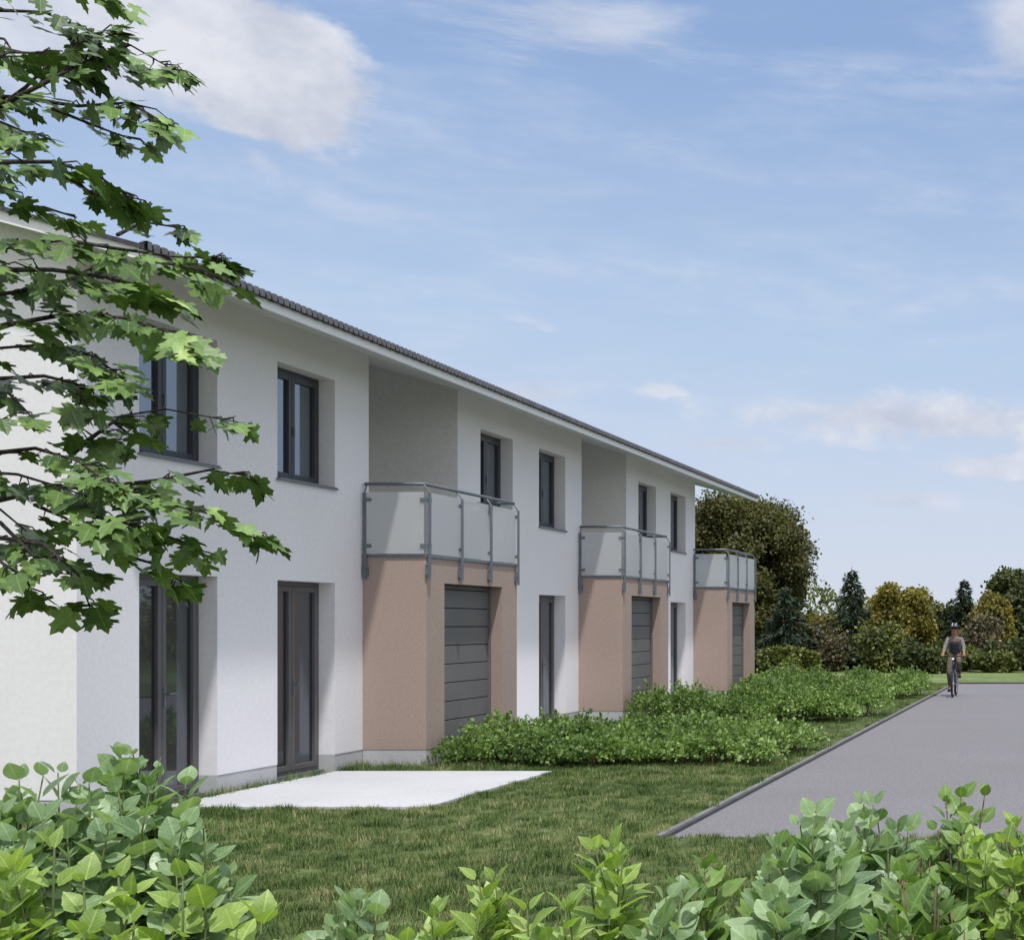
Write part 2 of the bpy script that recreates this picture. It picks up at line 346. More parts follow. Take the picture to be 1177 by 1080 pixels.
def blob(x, y, rx, ry, noise, amp=0.9, soft=(0.35, 0.75), rotdeg=0):
    """cloud bank about a direction of the sky: 1 inside, ragged by noise"""
    d = Vector(((x-VX)/F, 1, (VY-y)/F)).normalized()
    e1 = Vector((d.y, -d.x, 0)).normalized(); e2 = e1.cross(d) 
    e2 = -e2 if e2.z < 0 else e2
    c, s_ = math.cos(R(rotdeg)), math.sin(R(rotdeg)); e1, e2 = e1*c+e2*s_, e2*c-e1*s_
    def dot(vec):
        n = N(nt, 'ShaderNodeVectorMath', operation='DOT_PRODUCT'); L.new(tc.outputs['Generated'], n.inputs[0]); n.inputs[1].default_value = vec
        return n.outputs['Value']
    k = F*1.15
    a = M2('MULTIPLY', dot(e1), k/rx); b_ = M2('MULTIPLY', dot(e2), k/ry)
    r2 = M2('ADD', M2('MULTIPLY', a, a), M2('MULTIPLY', b_, b_))
    front = M2('GREATER_THAN', dot(d), 0.0)
    m_ = M2('SUBTRACT', 1.0, M2('SQRT', r2, 0))
    m_ = M2('ADD', m_, M2('MULTIPLY', M2('SUBTRACT', noise, 0.5), amp*2))
    return M2('MULTIPLY', sstep(m_, soft[0]-0.35, soft[1]-0.35), front)
nb = wnoise(9, (1, 1, 1.3), 8, 0.6)
nb2 = wnoise(16, (1, 1, 1.6), 7, 0.6, (3, 1, 2))
ns = wnoise(5, (1, 1, 5.5), 7, 0.6, (1.3, 0.4, 0.2), 0.4)
nfine = wnoise(26, (1, 1, 3), 6, 0.6, (5, 2, 1))
# streaky cirrus veil everywhere, stronger low down
cir = M2('MULTIPLY', sstep(ns, 0.36, 0.74, 0.55), sstep(nfine, 0.2, 0.75))
col = mixc(nt, cir, base, (6.6, 7.2, 8.6))
nfb = M2('ADD', M2('MULTIPLY', nb, 0.72), M2('MULTIPLY', nfine, 0.28))
shade = ramp(nt, [(0.33, (5.5, 5.9, 7.0)), (0.6, (7.7, 7.9, 8.6))], nb2)
# unseen broken cloud, added overhead and behind the viewpoint to raise ambient light
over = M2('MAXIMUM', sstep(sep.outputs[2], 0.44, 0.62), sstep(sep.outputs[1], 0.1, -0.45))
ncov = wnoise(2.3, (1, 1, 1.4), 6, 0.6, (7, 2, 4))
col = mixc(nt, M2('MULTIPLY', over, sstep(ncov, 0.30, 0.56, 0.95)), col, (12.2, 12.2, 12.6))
for (x, y, rx, ry, no, amp, so_, op, rt) in [
        (272, 78, 160, 98, nfb, 0.95, (0.34, 0.62), 0.95, -20), (150, 50, 190, 95, nb, 0.7, (0.3, 0.9), 0.8, 0), (300, 185, 45, 25, nfb, 1.2, (0.4, 1.0), 0.4, -30),
        (700, 35, 260, 60, ns, 1.2, (0.5, 1.2), 0.55, 8), (1200, 15, 110, 75, nb, 0.8, (0.4, 1.0), 0.7, 0),
        (1060, 482, 260, 36, nb2, 1.1, (0.2, 0.95), 0.85, -2), (760, 447, 40, 15, nfine, 1.5, (0.4, 1.1), 0.7, 0),
        (620, 450, 60, 24, nb2, 0.9, (0.4, 1.0), 0.55, 0), (1150, 535, 100, 20, nb2, 1.0, (0.3, 0.8), 0.75, 0), (1040, 575, 90, 22, nb2, 1.0, (0.4, 1.0), 0.5, 0),
        (620, 372, 40, 22, nfine, 1.3, (0.6, 1.3), 0.35, 0), (830, 510, 120, 22, nb2, 1.0, (0.5, 1.1), 0.45, 0)]:
    k = M2('MULTIPLY', blob(x, y, rx, ry, no, amp, so_, rt), op)
    col = mixc(nt, k, col, shade.outputs[0])
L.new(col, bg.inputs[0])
scene.view_settings.view_transform = 'Standard'; scene.view_settings.look = 'None'; scene.view_settings.exposure = 0
scene.render.engine = 'CYCLES'
scene.cycles.max_bounces = 8; scene.cycles.transparent_max_bounces = 12

# ------------------------------------------------------------------ ground, road, patios
Y0, YU = 12.22, 7.57
RX0, RX1, RY0, RY1 = -3.36, 4.6, 11.5, 41.4
g = MB(); g.face([(-700, -300, 0), (700, -300, 0), (700, 1200, 0), (-700, 1200, 0)])
# keep the lawn sheet off the road bed: four sheets around it
g = MB()
for (x0, x1, y0, y1) in [(-700, RX0, -300, 1200), (RX1, 700, -300, 1200), (RX0, RX1, -300, RY0), (RX0, RX1, RY1, 1200)]:
    g.face([(x0, y0, 0), (x1, y0, 0), (x1, y1, 0), (x0, y1, 0)])
tag(g.build('ground', M['ground']), kind='structure')
g = MB(); g.face([(RX0, RY0, -0.018), (RX1, RY0, -0.018), (RX1, RY1, -0.018), (RX0, RY1, -0.018)])
g.face([(RX0, RY0, -0.018), (RX0, RY0, 0.0), (RX1, RY0, 0.0), (RX1, RY0, -0.018)])
tag(g.build('road', M['road']), kind='structure')
g = MB()
y = RY0
while y < RY1-0.2:
    y1 = min(y+1.0, RY1); g.box(RX0-0.075, RX0-0.02, y+0.006, y1-0.006, -0.12, 0.022+random.uniform(-.003, .003)); y = y1
tag(g.build('kerb', M['kerb'], bevel=0.008), kind='structure')
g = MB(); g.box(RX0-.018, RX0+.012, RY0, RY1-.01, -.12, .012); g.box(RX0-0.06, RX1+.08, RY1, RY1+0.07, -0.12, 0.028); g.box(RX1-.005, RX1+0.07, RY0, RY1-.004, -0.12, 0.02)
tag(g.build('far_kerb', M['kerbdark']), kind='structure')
g = MB(); g.face([(-60, RY1+.08, 0.005), (80, RY1+.08, 0.005), (80, 50, 0.005), (-60, 50, 0.005)])
tag(g.build('far_lawn', M['farlawn']), kind='structure')
for i in range(3):
    g = MB(); g.box(FX+0.07, -6.13, 13.22+YU*i, 16.42+YU*i, -0.1, 0.03)
    tag(g.build('patio', M['patio'], bevel=0.006), kind='structure')

# ------------------------------------------------------------------ building
def zu(x): return 4.91+0.27*(-7.96-x) if x > -13.8 else 4.91+0.27*(-7.96+13.8)-0.27*(-13.8-x)
house = empty('terraced_house', (FX, Y0, 0))
tag(house, 'long white two storey terrace with tan boxes, frosted glass balconies and dark tiled roof', 'building')
def hb(mb, name, mat, parent=None, **kw):
    mb.v = [(x-FX, y-Y0, z) for x, y, z in mb.v]
    return mb.build(name, mat, parent or house, **kw)
LG = [(17.32+YU*i, 19.84+YU*i) for i in range(2)]
YE = 32.46
wins = []; doors = []
for i in range(3):
    for y in (13.04, 15.32):
        wins.append((y+YU*i, y+YU*i+1.2, 3.38, 4.68)); doors.append((y+YU*i, y+YU*i+1.2, 0.03, 2.26))
def panel(mb, x, y0, y1, z0, z1, holes, depth):
    ys = sorted({y0, y1, *[min(max(h[k], y0), y1) for h in holes for k in (0, 1)]}); zs = sorted({z0, z1, *[min(max(h[k], z0), z1) for h in holes for k in (2, 3)]})
    for a, b2 in zip(ys, ys[1:]):
        for c, d in zip(zs, zs[1:]):
            my, mz = (a+b2)/2, (c+d)/2
            if any(h[0] < my < h[1] and h[2] < mz < h[3] for h in holes): continue
            mb.face([(x, a, c), (x, b2, c), (x, b2, d), (x, a, d)])
    for h in holes:
        if h[4:] == (0,): continue
        a, b2, c, d = h[:4]; xi = x-depth
        lo = max(c, z0)
        mb.face([(x, b2, lo), (xi, b2, lo), (xi, b2, d), (x, b2, d)][::1]) if d > z0 and c < z1 else None
        mb.face([(x, a, lo), (xi, a, lo), (xi, a, min(d, z1)), (x, a, min(d, z1))]) if c < z1 else None
        if d < z1: mb.face([(x, a, d), (xi, a, d), (xi, b2, d), (x, b2, d)])
        if c > z0: mb.face([(x, a, c), (xi, a, c), (xi, b2, c), (x, b2, c)])
PZ = 0.215
w_ = MB()
holes = wins+[(a, b2, PZ, d) for a, b2, c, d in doors]+[(a, b2, 2.62, 5.2, 0) for a, b2 in LG]
panel(w_, FX, Y0, YE, PZ, 5.126, holes, 0.2)
# gable walls and rear wall
for yy in (Y0, YE):
    w_.face([(FX, yy, PZ), (-18.84, yy, PZ), (-18.84, yy, zu(-18.84)), (-13.8, yy, zu(-13.8)), (FX, yy, zu(FX))])
w_.face([(-18.84, Y0, PZ), (-18.84, YE, PZ), (-18.84, YE, 5.126), (-18.84, Y0, 5.126)])
hb(w_, 'wall', M['white'])
# loggia recesses
for a, b2 in LG:
    lg = MB()
    xi = FX-1.7
    for yy in (a, b2): lg.face([(FX, yy, 2.62), (xi, yy, 2.62), (xi, yy, zu(xi)), (FX, yy, 5.126)])
    lg.face([(xi, a, 2.62), (xi, b2, 2.62), (xi, b2, zu(xi)), (xi, a, zu(xi))])
    lg.face([(FX, a, 2.62), (FX, b2, 2.62), (xi, b2, 2.62), (xi, a, 2.62)])
    hb(lg, 'loggia_wall', M['loggia'])
p = MB(); panel(p, FX-0.006, Y0+.006, YE, -0.1, PZ, [(a, b2, -.2, PZ) for a, b2, c, d in doors], 0.19)
p.face([(FX-.006, Y0+.006, -.1), (-18.83, Y0+.006, -.1), (-18.83, Y0+.006, PZ), (FX-.006, Y0+.006, PZ)])
for a, b2, c, d in doors: p.box(FX-0.3, FX-0.1, a+.003, b2-.003, -0.1, 0.006)
hb(p, 'plinth', M['plinth'])
# windows and patio doors
def opening(y0, y1, z0, z1, door):
    fm = M['doorframe'] if door else M['frame']
    X = FX-0.19; g = MB(); ym = (y0+y1)/2; fw = 0.055
    def ring(a, b2, c, d, wd, x0, x1):
        g.box(x0, x1, a, a+wd, c, d); g.box(x0, x1, b2-wd, b2, c, d)
        g.box(x0+.002, x1-.002, a+wd, b2-wd, c, c+wd); g.box(x0+.002, x1-.002, a+wd, b2-wd, d-wd, d)
    ring(y0+.002, y1-.002, z0+.002, z1-.002, fw, X-.08, X)
    for a, b2 in ((y0+fw, ym-.003), (ym+.003, y1-fw)):
        ring(a+.002, b2, z0+fw+.003, z1-fw-.003, 0.06, X-.06, X+.014)
    o = hb(g, 'patio_door' if door else 'window', fm, bevel=0.004)
    for a, b2 in ((y0+fw+.062, ym-.063), (ym+.063, y1-fw-.062)):
        q = MB(); q.box(X-.035, X-.02, a-.01, b2+.01, z0+fw+.055, z1-fw-.055)
        hb(q, 'pane', M['glass2'] if door else M['glass'], o)
    if not door:
        q = MB(); q.box(FX-.19, FX+.035, y0-.03+.035, y1+.03-.035+.0, z0-.0+.003, z0+.018); q.box(FX+.002, FX+.035, y0-.03, y1+.03, z0-.012, z0+.002)
        hb(q, 'sill', M['sill'], o)
        q = MB(); q.box(X+.014, X+.03, ym+.02, ym+.045, z0+.55, z0+.66); hb(q, 'handle', M['steel'], o)
    else:
        q = MB(); q.box(FX-.19, FX-.12, y0+.004, y1-.004, z0-.02, z0+.01); hb(q, 'threshold', M['sill'], o)
        q = MB(); q.box(X+.014, X+.022, ym+.02, ym+.05, 0.95, 1.15); q.tube([(X+.022, ym+.035, 1.08), (X+.06, ym+.035, 1.08), (X+.06, ym+.14, 1.08)], .009); hb(q, 'handle', M['steel'], o)
for h in wins: opening(*h, False)
for h in doors: opening(*h, True)
# boxes with sectional doors, balconies
BXF = -7.97
for i in range(3):
    ya, yb = 17.17+YU*i, 19.99+YU*i; last = i == 2
    xb = FX+.003 if not last else -12.2
    g = MB(); hole = (ya+.50, ya+2.30, PZ, 2.29)
    panel(g, BXF, ya, yb, PZ, 2.60, [hole], 0.18)
    g.face([(BXF, ya, PZ), (xb, ya, PZ), (xb, ya, 2.60), (BXF, ya, 2.60)]); g.face([(BXF, yb, PZ), (xb, yb, PZ), (xb, yb, 2.60), (BXF, yb, 2.60)])
    if last: g.face([(xb, ya+.16, PZ), (xb, yb, PZ), (xb, yb, 2.6), (xb, ya+.16, 2.6)])
    box = hb(g, 'tan_box', M['tan'])
    g = MB(); xp = BXF-.006
    g.face([(xp, ya+.006, -.1), (xp, hole[0], -.1), (xp, hole[0], PZ), (xp, ya+.006, PZ)]); g.face([(xp, hole[0], -.1), (xp-.17, hole[0], -.1), (xp-.17, hole[0], PZ), (xp, hole[0], PZ)])
    g.face([(BXF-.006, ya+.006, -.1), (FX, ya+.006, -.1), (FX, ya+.006, PZ), (BXF-.006, ya+.006, PZ)])
    hb(g, 'box_plinth', M['plinth'], box); g = MB()
    g.face([(xp, hole[1], -.1), (xp, yb-.006, -.1), (xp, yb-.006, PZ), (xp, hole[1], PZ)]); g.face([(xp, hole[1], -.1), (xp-.17, hole[1], -.1), (xp-.17, hole[1], PZ), (xp, hole[1], PZ)])
    g.face([(BXF-.006, yb-.006, -.1), (xb, yb-.006, -.1), (xb, yb-.006, PZ), (BXF-.006, yb-.006, PZ)])
    hb(g, 'box_plinth', M['plinth'], box)
    g = MB(); g.box(xb+.003, BXF+.02, ya-.015, yb+.015, 2.60, 2.635); hb(g, 'coping', M['steel'], box)
    # door of horizontal panels
    g = MB(); X = BXF-.18; z = 0.02
    while z < 2.28:
        zt = min(z+.245, 2.288); g.box(X-.03, X, hole[0]+.05, hole[1]-.05, z+.006, zt-.006); z = zt
    d = hb(g, 'sectional_door', M['gdoor'], bevel=.004)
    g = MB(); g.box(X-.045, X-.02, hole[0]+.051, hole[1]-.051, 0.0, 2.287)
    hb(g, 'door_backing', M['rubber'], d)
    g = MB(); g.box(X-.04, X+.025, hole[0]+.002, hole[0]+.048, 0, 2.288); hb(g, 'door_track', M['gdoor'], d); g = MB(); g.box(X-.04, X+.025, hole[1]-.048, hole[1]-.002, 0, 2.288)
    hb(g, 'door_track', M['gdoor'], d)
    # balcony railing
    px_, rl = -7.925, -8.0
    ys = [ya-.045, ya+.92, ya+1.83, yb-.10+.045]
    bal = MB()
    # handrail round three sides
    rz = 3.51; na, nb_ = ya+.02, yb-.02
    bal.tube([(FX+.02 if not last else -10.4, na, rz), (rl-.02, na, rz), (rl, na+.02, rz), (rl, nb_-.02, rz), (rl-.02, nb_, rz), (FX+.02, nb_, rz)], .021, 10)
    rail = hb(bal, 'balcony_railing', M['steel'], smooth=True)
    def post(x, y, ix, iy):
        q = MB(); zt = 3.40
        q.box(x-.008, x+.008, y-.024, y+.024, 2.33, zt) if abs(ix) > abs(iy) else q.box(x-.024, x+.024, y-.008, y+.008, 2.33, zt)
        q.tube([(x, y, zt-.01), (x+ix*.5, y+iy*.5, zt+.05), (x+ix, y+iy, rz-.015)], .011, 6)
        for cz in (2.40, 2.50):      # wall fixing
            sx, sy = (math.copysign(1, ix) if abs(ix) > abs(iy) else 0), (math.copysign(1, iy) if abs(iy) >= abs(ix) else 0)
            q.tube([(x, y, cz), (x+sx*.05, y+sy*.05, cz)], .014, 8)
        if sx: q.box(min(x, x+sx*.042), max(x, x+sx*.042), y-.04, y+.04, 2.38, 2.47) 
        else: q.box(x-.04, x+.04, min(y, y+sy*.04), max(y, y+sy*.04), 2.38, 2.47)
        hb(q, 'post', M['steel'], rail)
    def clamps(c, axis):
        for cz in (2.74, 3.31):
            q = MB(); x, y = c
            if axis == 'y': q.box(x-.018, x+.018, y-.05, y+.05, cz-.022, cz+.022)
            else: q.box(x-.05, x+.05, y-.018, y+.018, cz-.022, cz+.022)
            hb(q, 'glass_clamp', M['steel'], rail)
    for y in ys:
        post(px_, y if y > ya else ya+.0, rl-px_, 0); clamps((px_-.03, y if y > ya else ya+.03), 'y')
    post(FX+.04, ya-.03, 0.0, .05); clamps((FX+.075, ya-.03), 'x'); clamps((px_-.05, ya-.03), 'x')
    if last: post(-10.2, ya-.03, 0, .05)
    # glass: three front panels, one each side
    fy = [ya+.03, ys[1], ys[2], ys[3]]
    for a, b2 in zip(fy, fy[1:]):
        q = MB(); q.box(px_-.036, px_-.026, a+.03, b2-.03, 2.645, 3.405); hb(q, 'glass_panel', M['frost'], rail)
    q = MB(); q.box(FX+.045, px_-.06, ya-.036, ya-.026, 2.645, 3.405); hb(q, 'glass_panel', M['frost'], rail)
    if last:
        q = MB(); q.box(-10.15, FX-.03, ya-.036+.16, ya-.026+.16, 2.645, 3.405); 
    q = MB(); q.box(FX+.045 if not last else -10.2, px_-.06, yb-.05, yb-.04, 2.645, 3.405); hb(q, 'glass_panel', M['frost'], rail)
# third balcony floor behind the facade line
q = MB(); q.box(-12.2, FX-.01, YE+.01, 35.13, 2.60, 2.63); hb(q, 'balcony_floor', M['plinth'])
# roof
RY_0, RY_1 = 11.89, 35.43
XE, XR, XB = -7.96, -13.8, -19.64
g = MB()
def prism(mb, prof, y0, y1):
    n = len(prof); i = len(mb.v)
    mb.v += [(x, y0, z) for x, z in prof]+[(x, y1, z) for x, z in prof]
    mb.f.append(tuple(i+k for k in range(n))); mb.f.append(tuple(i+n+k for k in range(n))[::-1])
    for k in range(n): mb.f.append((i+k, i+n+k, i+n+(k+1) % n, i+(k+1) % n))
zr = zu(XR)
prism(g, [(XE-.03, zu(XE-.03)), (XR, zr), (XB+.03, zu(XB+.03)), (XB+.03, zu(XB+.03)+.07), (XR, zr+.07), (XE-.03, zu(XE-.03)+.07)], RY_0+.03, RY_1-.03)
roof = hb(g, 'roof', M['soffit'])
g = MB(); g.box(XE-.028, XE, RY_0, RY_1, 4.895, 4.99); hb(g, 'fascia', M['fascia'], roof)
for yy0, yy1 in ((RY_0, RY_0+.028), (RY_1-.028, RY_1)):
    g = MB(); prism(g, [(XE-.03, zu(XE-.03)-.012), (XR, zr-.012), (XB+.03, zu(XB+.03)-.012), (XB+.03, zu(XB+.03)+.085), (XR, zr+.085), (XE-.03, zu(XE-.03)+.085)], yy0, yy1)
    hb(g, 'verge_board', M['fascia'], roof)
# pantile sheets: rounded rolls along the eave, running up the slope
per = 0.2; ny = int((RY_1-RY_0+.06)/per*8); yy = np.linspace(RY_0-.03, RY_1+.03, ny+1)
wave = 0.02*np.abs(np.sin(yy*math.pi/per))**0.7
def tiles(x0, x1, zb0, zb1):
    n = len(yy); off = .085
    A = np.stack([np.full(n, x0), yy, zb0+off+.02+wave], 1); B = np.stack([np.full(n, x1), yy, zb1+off+.02+wave], 1)
    C = np.stack([np.full(n, x0), yy, zb0+off+wave*.6-.012], 1); D = np.stack([np.full(n, x1), yy, zb1+off-.012+wave*.6], 1)
    V = np.concatenate([A, B, C, D]); V[:, 0] -= FX; V[:, 1] -= Y0
    i = np.arange(n-1)
    fs = [np.stack([i, i+1, n+i+1, n+i], 1), np.stack([i, i+1, 2*n+i+1, 2*n+i], 1), np.stack([2*n+i, 2*n+i+1, 3*n+i+1, 3*n+i], 1)]
    e = np.array([[0, n, 3*n, 2*n], [n-1, 2*n-1, 4*n-1, 3*n-1]])
    return V, np.concatenate(fs+[e])
V, Fq = tiles(XE+.035, XR, zu(XE+.035), zr); npmesh('roof_tiles', V, Fq, M['tile'], roof)
V, Fq = tiles(XB-.035, XR, zu(XE+.035), zr); npmesh('roof_tiles', V, Fq, M['tile'], roof)
g = MB(); y = RY_0; out = []
while y < RY_1:
    out += [(XE+.048, y), (XE+.048, y+.056), (XE+.006, y+.060), (XE+.006, y+.101)]; y += .105
for k, (x_, y_) in enumerate(out):
    g.v += [(x_, y_, 4.990), (x_, y_, 5.062), (XE-.01, y_, 4.990), (XE-.01, y_, 5.062)]
    if k:
        a_ = 4*(k-1); b_ = 4*k; g.f += [(a_, b_, b_+1, a_+1), (a_+1, b_+1, b_+3, a_+3), (a_, a_+2, b_+2, b_)]
hb(g, 'tile_ends', M['tileend'], roof)
g = MB(); g.box(XE-.02, XE+.028, RY_0-.01, RY_1+.01, 4.993, 5.05); hb(g, 'eave_strip', M['rubber'], roof)
g = MB(); g.tube([(XR, RY_0-.03, zr+.12), (XR, RY_1+.03, zr+.12)], .09, 12); hb(g, 'ridge_tile', M['tile'], roof)

# ------------------------------------------------------------------ grass
def scatter_grass(name, n, region, size, mat, avoid, label):
    P = np.stack([rng.uniform(region[0], region[1], n), rng.uniform(region[2], region[3], n), np.zeros(n)], 1)
    ok = np.ones(n, bool)
    for (x0, x1, y0, y1) in avoid: ok &= ~((P[:, 0] > x0) & (P[:, 0] < x1) & (P[:, 1] > y0) & (P[:, 1] < y1))
    # only ground the lens can plausibly reach
    P = P[ok]
    pn = np.sin(P[:, 0]*5.1+np.sin(P[:, 1]*3.3)*2)*np.sin(P[:, 1]*2.7+np.sin(P[:, 0]*4.1)*2)+.6*np.sin(P[:, 0]*11+P[:, 1]*3)*np.sin(P[:, 1]*9-P[:, 0]*2)
    keep = rng.random(len(P)) < .75+.25*pn; P = P[keep]; pn = pn[keep]; n = len(P)
    tv = []; tf = []
    r = random.Random(3)
    for k in range(11):
        a = r.uniform(0, 6.28); bx, by = r.uniform(-.6, .6), r.uniform(-.6, .6); h = r.uniform(.5, 1.0); ln = r.uniform(.1, .7)
        wd = .055; cx, cy = math.cos(a), math.sin(a); i = len(tv)
        tv += [(bx-cy*wd, by+cx*wd, 0), (bx+cy*wd, by-cx*wd, 0), (bx+cx*ln, by+cy*ln, h)]
        tf.append((i, i+1, i+2))
    ang = rng.uniform(0, 6.283, n); D = np.stack([np.cos(ang), np.sin(ang), np.zeros(n)], 1); Z = np.tile([[0, 0, 1.0]], (n, 1))
    V, Fc = leaves(P, D, Z, size*rng.uniform(.6, 1.3, n)*(1+.3*pn), tv, tf)
    return tag(npmesh(name, V, Fc, mat), label, 'lawn grass', kind='stuff')
av = [(FX+.1, -6.13, 13.2+YU*i, 16.44+YU*i) for i in range(3)]+[(RX0-.06, RX1, RY0+.02, RY1)]+[(FX, BXF, 17.1+YU*i, 20.0+YU*i) for i in range(3)]
scatter_grass('lawn_grass', 60000, (-9.4 if False else FX, 3.0, 6.3, 17.9), .055, M['blade'], av, 'short mottled green lawn in front of the hedges, round the nearest pale patio')
scatter_grass('lawn_grass', 16000, (FX, -3.3, 17.9, 41), .06, M['blade'], av, 'strips of short grass between the hedge rows along the kerb')
# taller tufts along walls
nT = 500
xs = []
for i in range(nT):
    s_ = random.random()
    if s_ < .35: xs.append((FX+.04+random.random()*.06, random.uniform(12.3, 17.1)))
    elif s_ < .6: xs.append((random.uniform(FX+.1, -7.0), random.uniform(16.75, 17.12)))
    elif s_ < .8: xs.append((BXF+.05+random.random()*.3, random.uniform(17.1, 19.0)))
    else: xs.append((random.uniform(FX-1.2, FX), Y0-.06-random.random()*.1))
P = np.array([(x, y, 0) for x, y in xs]); D = np.stack([rng.normal(0, .35, nT), rng.normal(0, .35, nT), np.ones(nT)], 1)
P = np.repeat(P, 8, 0)+np.concatenate([rng.normal(0, .03, (nT*8, 2)), np.zeros((nT*8, 1))], 1); D = np.repeat(D, 8, 0)+rng.normal(0, .3, (nT*8, 3))
V, Fc = leaves(P, D, rng.normal(0, 1, (len(P), 3)), rng.uniform(.05, .14, len(P)), [(-.04, 0, 0), (.04, 0, 0), (0.1, 1, 0)], [(0, 1, 2)])
tag(npmesh('edge_grass', V, Fc, M['blade']), 'longer grass fringe along the foot of the terrace wall', 'grass', kind='stuff')

# ------------------------------------------------------------------ hedges
def hedge(x0, x1, y, depth, h, label, seed, dens=1.0):
    rs = np.random.default_rng(seed); root = empty('hedge', ((x0+x1)/2, y, 0)); tag(root, label, 'hedge', 'low hedges beside the terrace')
    P = []; Nn = []; st = MB(); x = x0+.3; i = 0
    while x < x1-.15:
        rx = rs.uniform(.26, .46)
        for j in range(2):
            cx = x+rs.normal(0, .05)+.12*j; cy = y+(j-.5)*depth*.48+rs.normal(0, .07); ry = rx*rs.uniform(.8, 1.05)
            hh = h*rs.uniform(.66, 1.28)*(.9+.25*(rx-.26)/.2)
            k = int(1500*dens*(rx/.36)**1.6)
            d = nrm(rs.normal(0, 1, (k, 3))); d[:, 2] = np.abs(d[:, 2])-.35*rs.random(k)
            ph = rs.uniform(0, 6.28, 3)
            lump = 1+.20*np.sin(d[:, 0]*6+ph[0])*np.sin(d[:, 1]*6+ph[1])+.12*np.sin(d[:, 2]*9+d[:, 0]*7+ph[2])
            r = (rs.random(k)**.25)*lump*(1+.13*np.abs(rs.normal(0, 1, k)))
            p = np.stack([cx+d[:, 0]*rx*r, cy+d[:, 1]*ry*r, hh*.42+d[:, 2]*hh*.55*r], 1)
            p[:, 2] = np.maximum(p[:, 2], .03)
            P.append(p); Nn.append(d)
            for q in range(9):
                a = rs.uniform(0, 6.28); l = rs.uniform(.1, 1.0)
                tipp = Vector((cx+math.cos(a)*rx*l, cy+math.sin(a)*ry*l, hh*(1.14-.5*l*l)*rs.uniform(.9, 1.1)))
                b0 = Vector((cx+rs.normal(0, .05), cy+rs.normal(0, .05), 0)); st.tube([b0, b0.lerp(tipp, .5)+Vector((0, 0, .05)), tipp], [.007, .005, .002], 4)
                ks = 16; t = rs.uniform(.75, 1.04, ks)[:, None]
                P.append(np.array(b0)[None]*(1-t)+np.array(tipp)[None]*t+rs.normal(0, .018, (ks, 3))); Nn.append(np.tile([[math.cos(a)*.6, math.sin(a)*.6, .8]], (ks, 1)))
        x += rx*rs.uniform(1.15, 1.5); i += 1
    P = np.concatenate(P); Nn = np.concatenate(Nn); c = np.array(root.location)
    D = Nn*.7+rs.normal(0, .6, P.shape)+np.array([0, 0, .35]); NN = Nn+rs.normal(0, .55, P.shape)+np.array([0, -.15, .4])
    V, Fc = leaves(P-c, D, NN, rs.uniform(.03, .075, len(P)), *DIAMOND)
    npmesh('foliage', V, Fc, M['hedge'], root)
    st.v = [(x-c[0], yy_-c[1], z) for x, yy_, z in st.v]; st.build('stems', M['stemred'], root)
hl = [('nearest', 'bordering the front lawn'), ('second', 'in the middle before the second tan box'), ('farthest', 'ending level with the cyclist')]
HL = [('nearest low green hedge row, fronting the lawn beside the first tan box', 'low green hedge row directly behind the nearest one and ending by the kerb'),
      ('third low hedge row from the front lawn, starting in front of the second tan box', 'fourth low hedge row back, just behind the third one'),
      ('fifth low hedge row back, in front of the third and last tan box', 'farthest low hedge row, its end beside the cyclist')]
for i in range(3):
    yb_ = 17.75+YU*i
    hedge(-7.75, -3.78, yb_-.1, .95, .42+.035*i, HL[i][0], 50+i, 1.0)
    hedge(-7.35, -3.56, yb_+1.35, .95, .42+.085*i, HL[i][1], 60+i, .8)

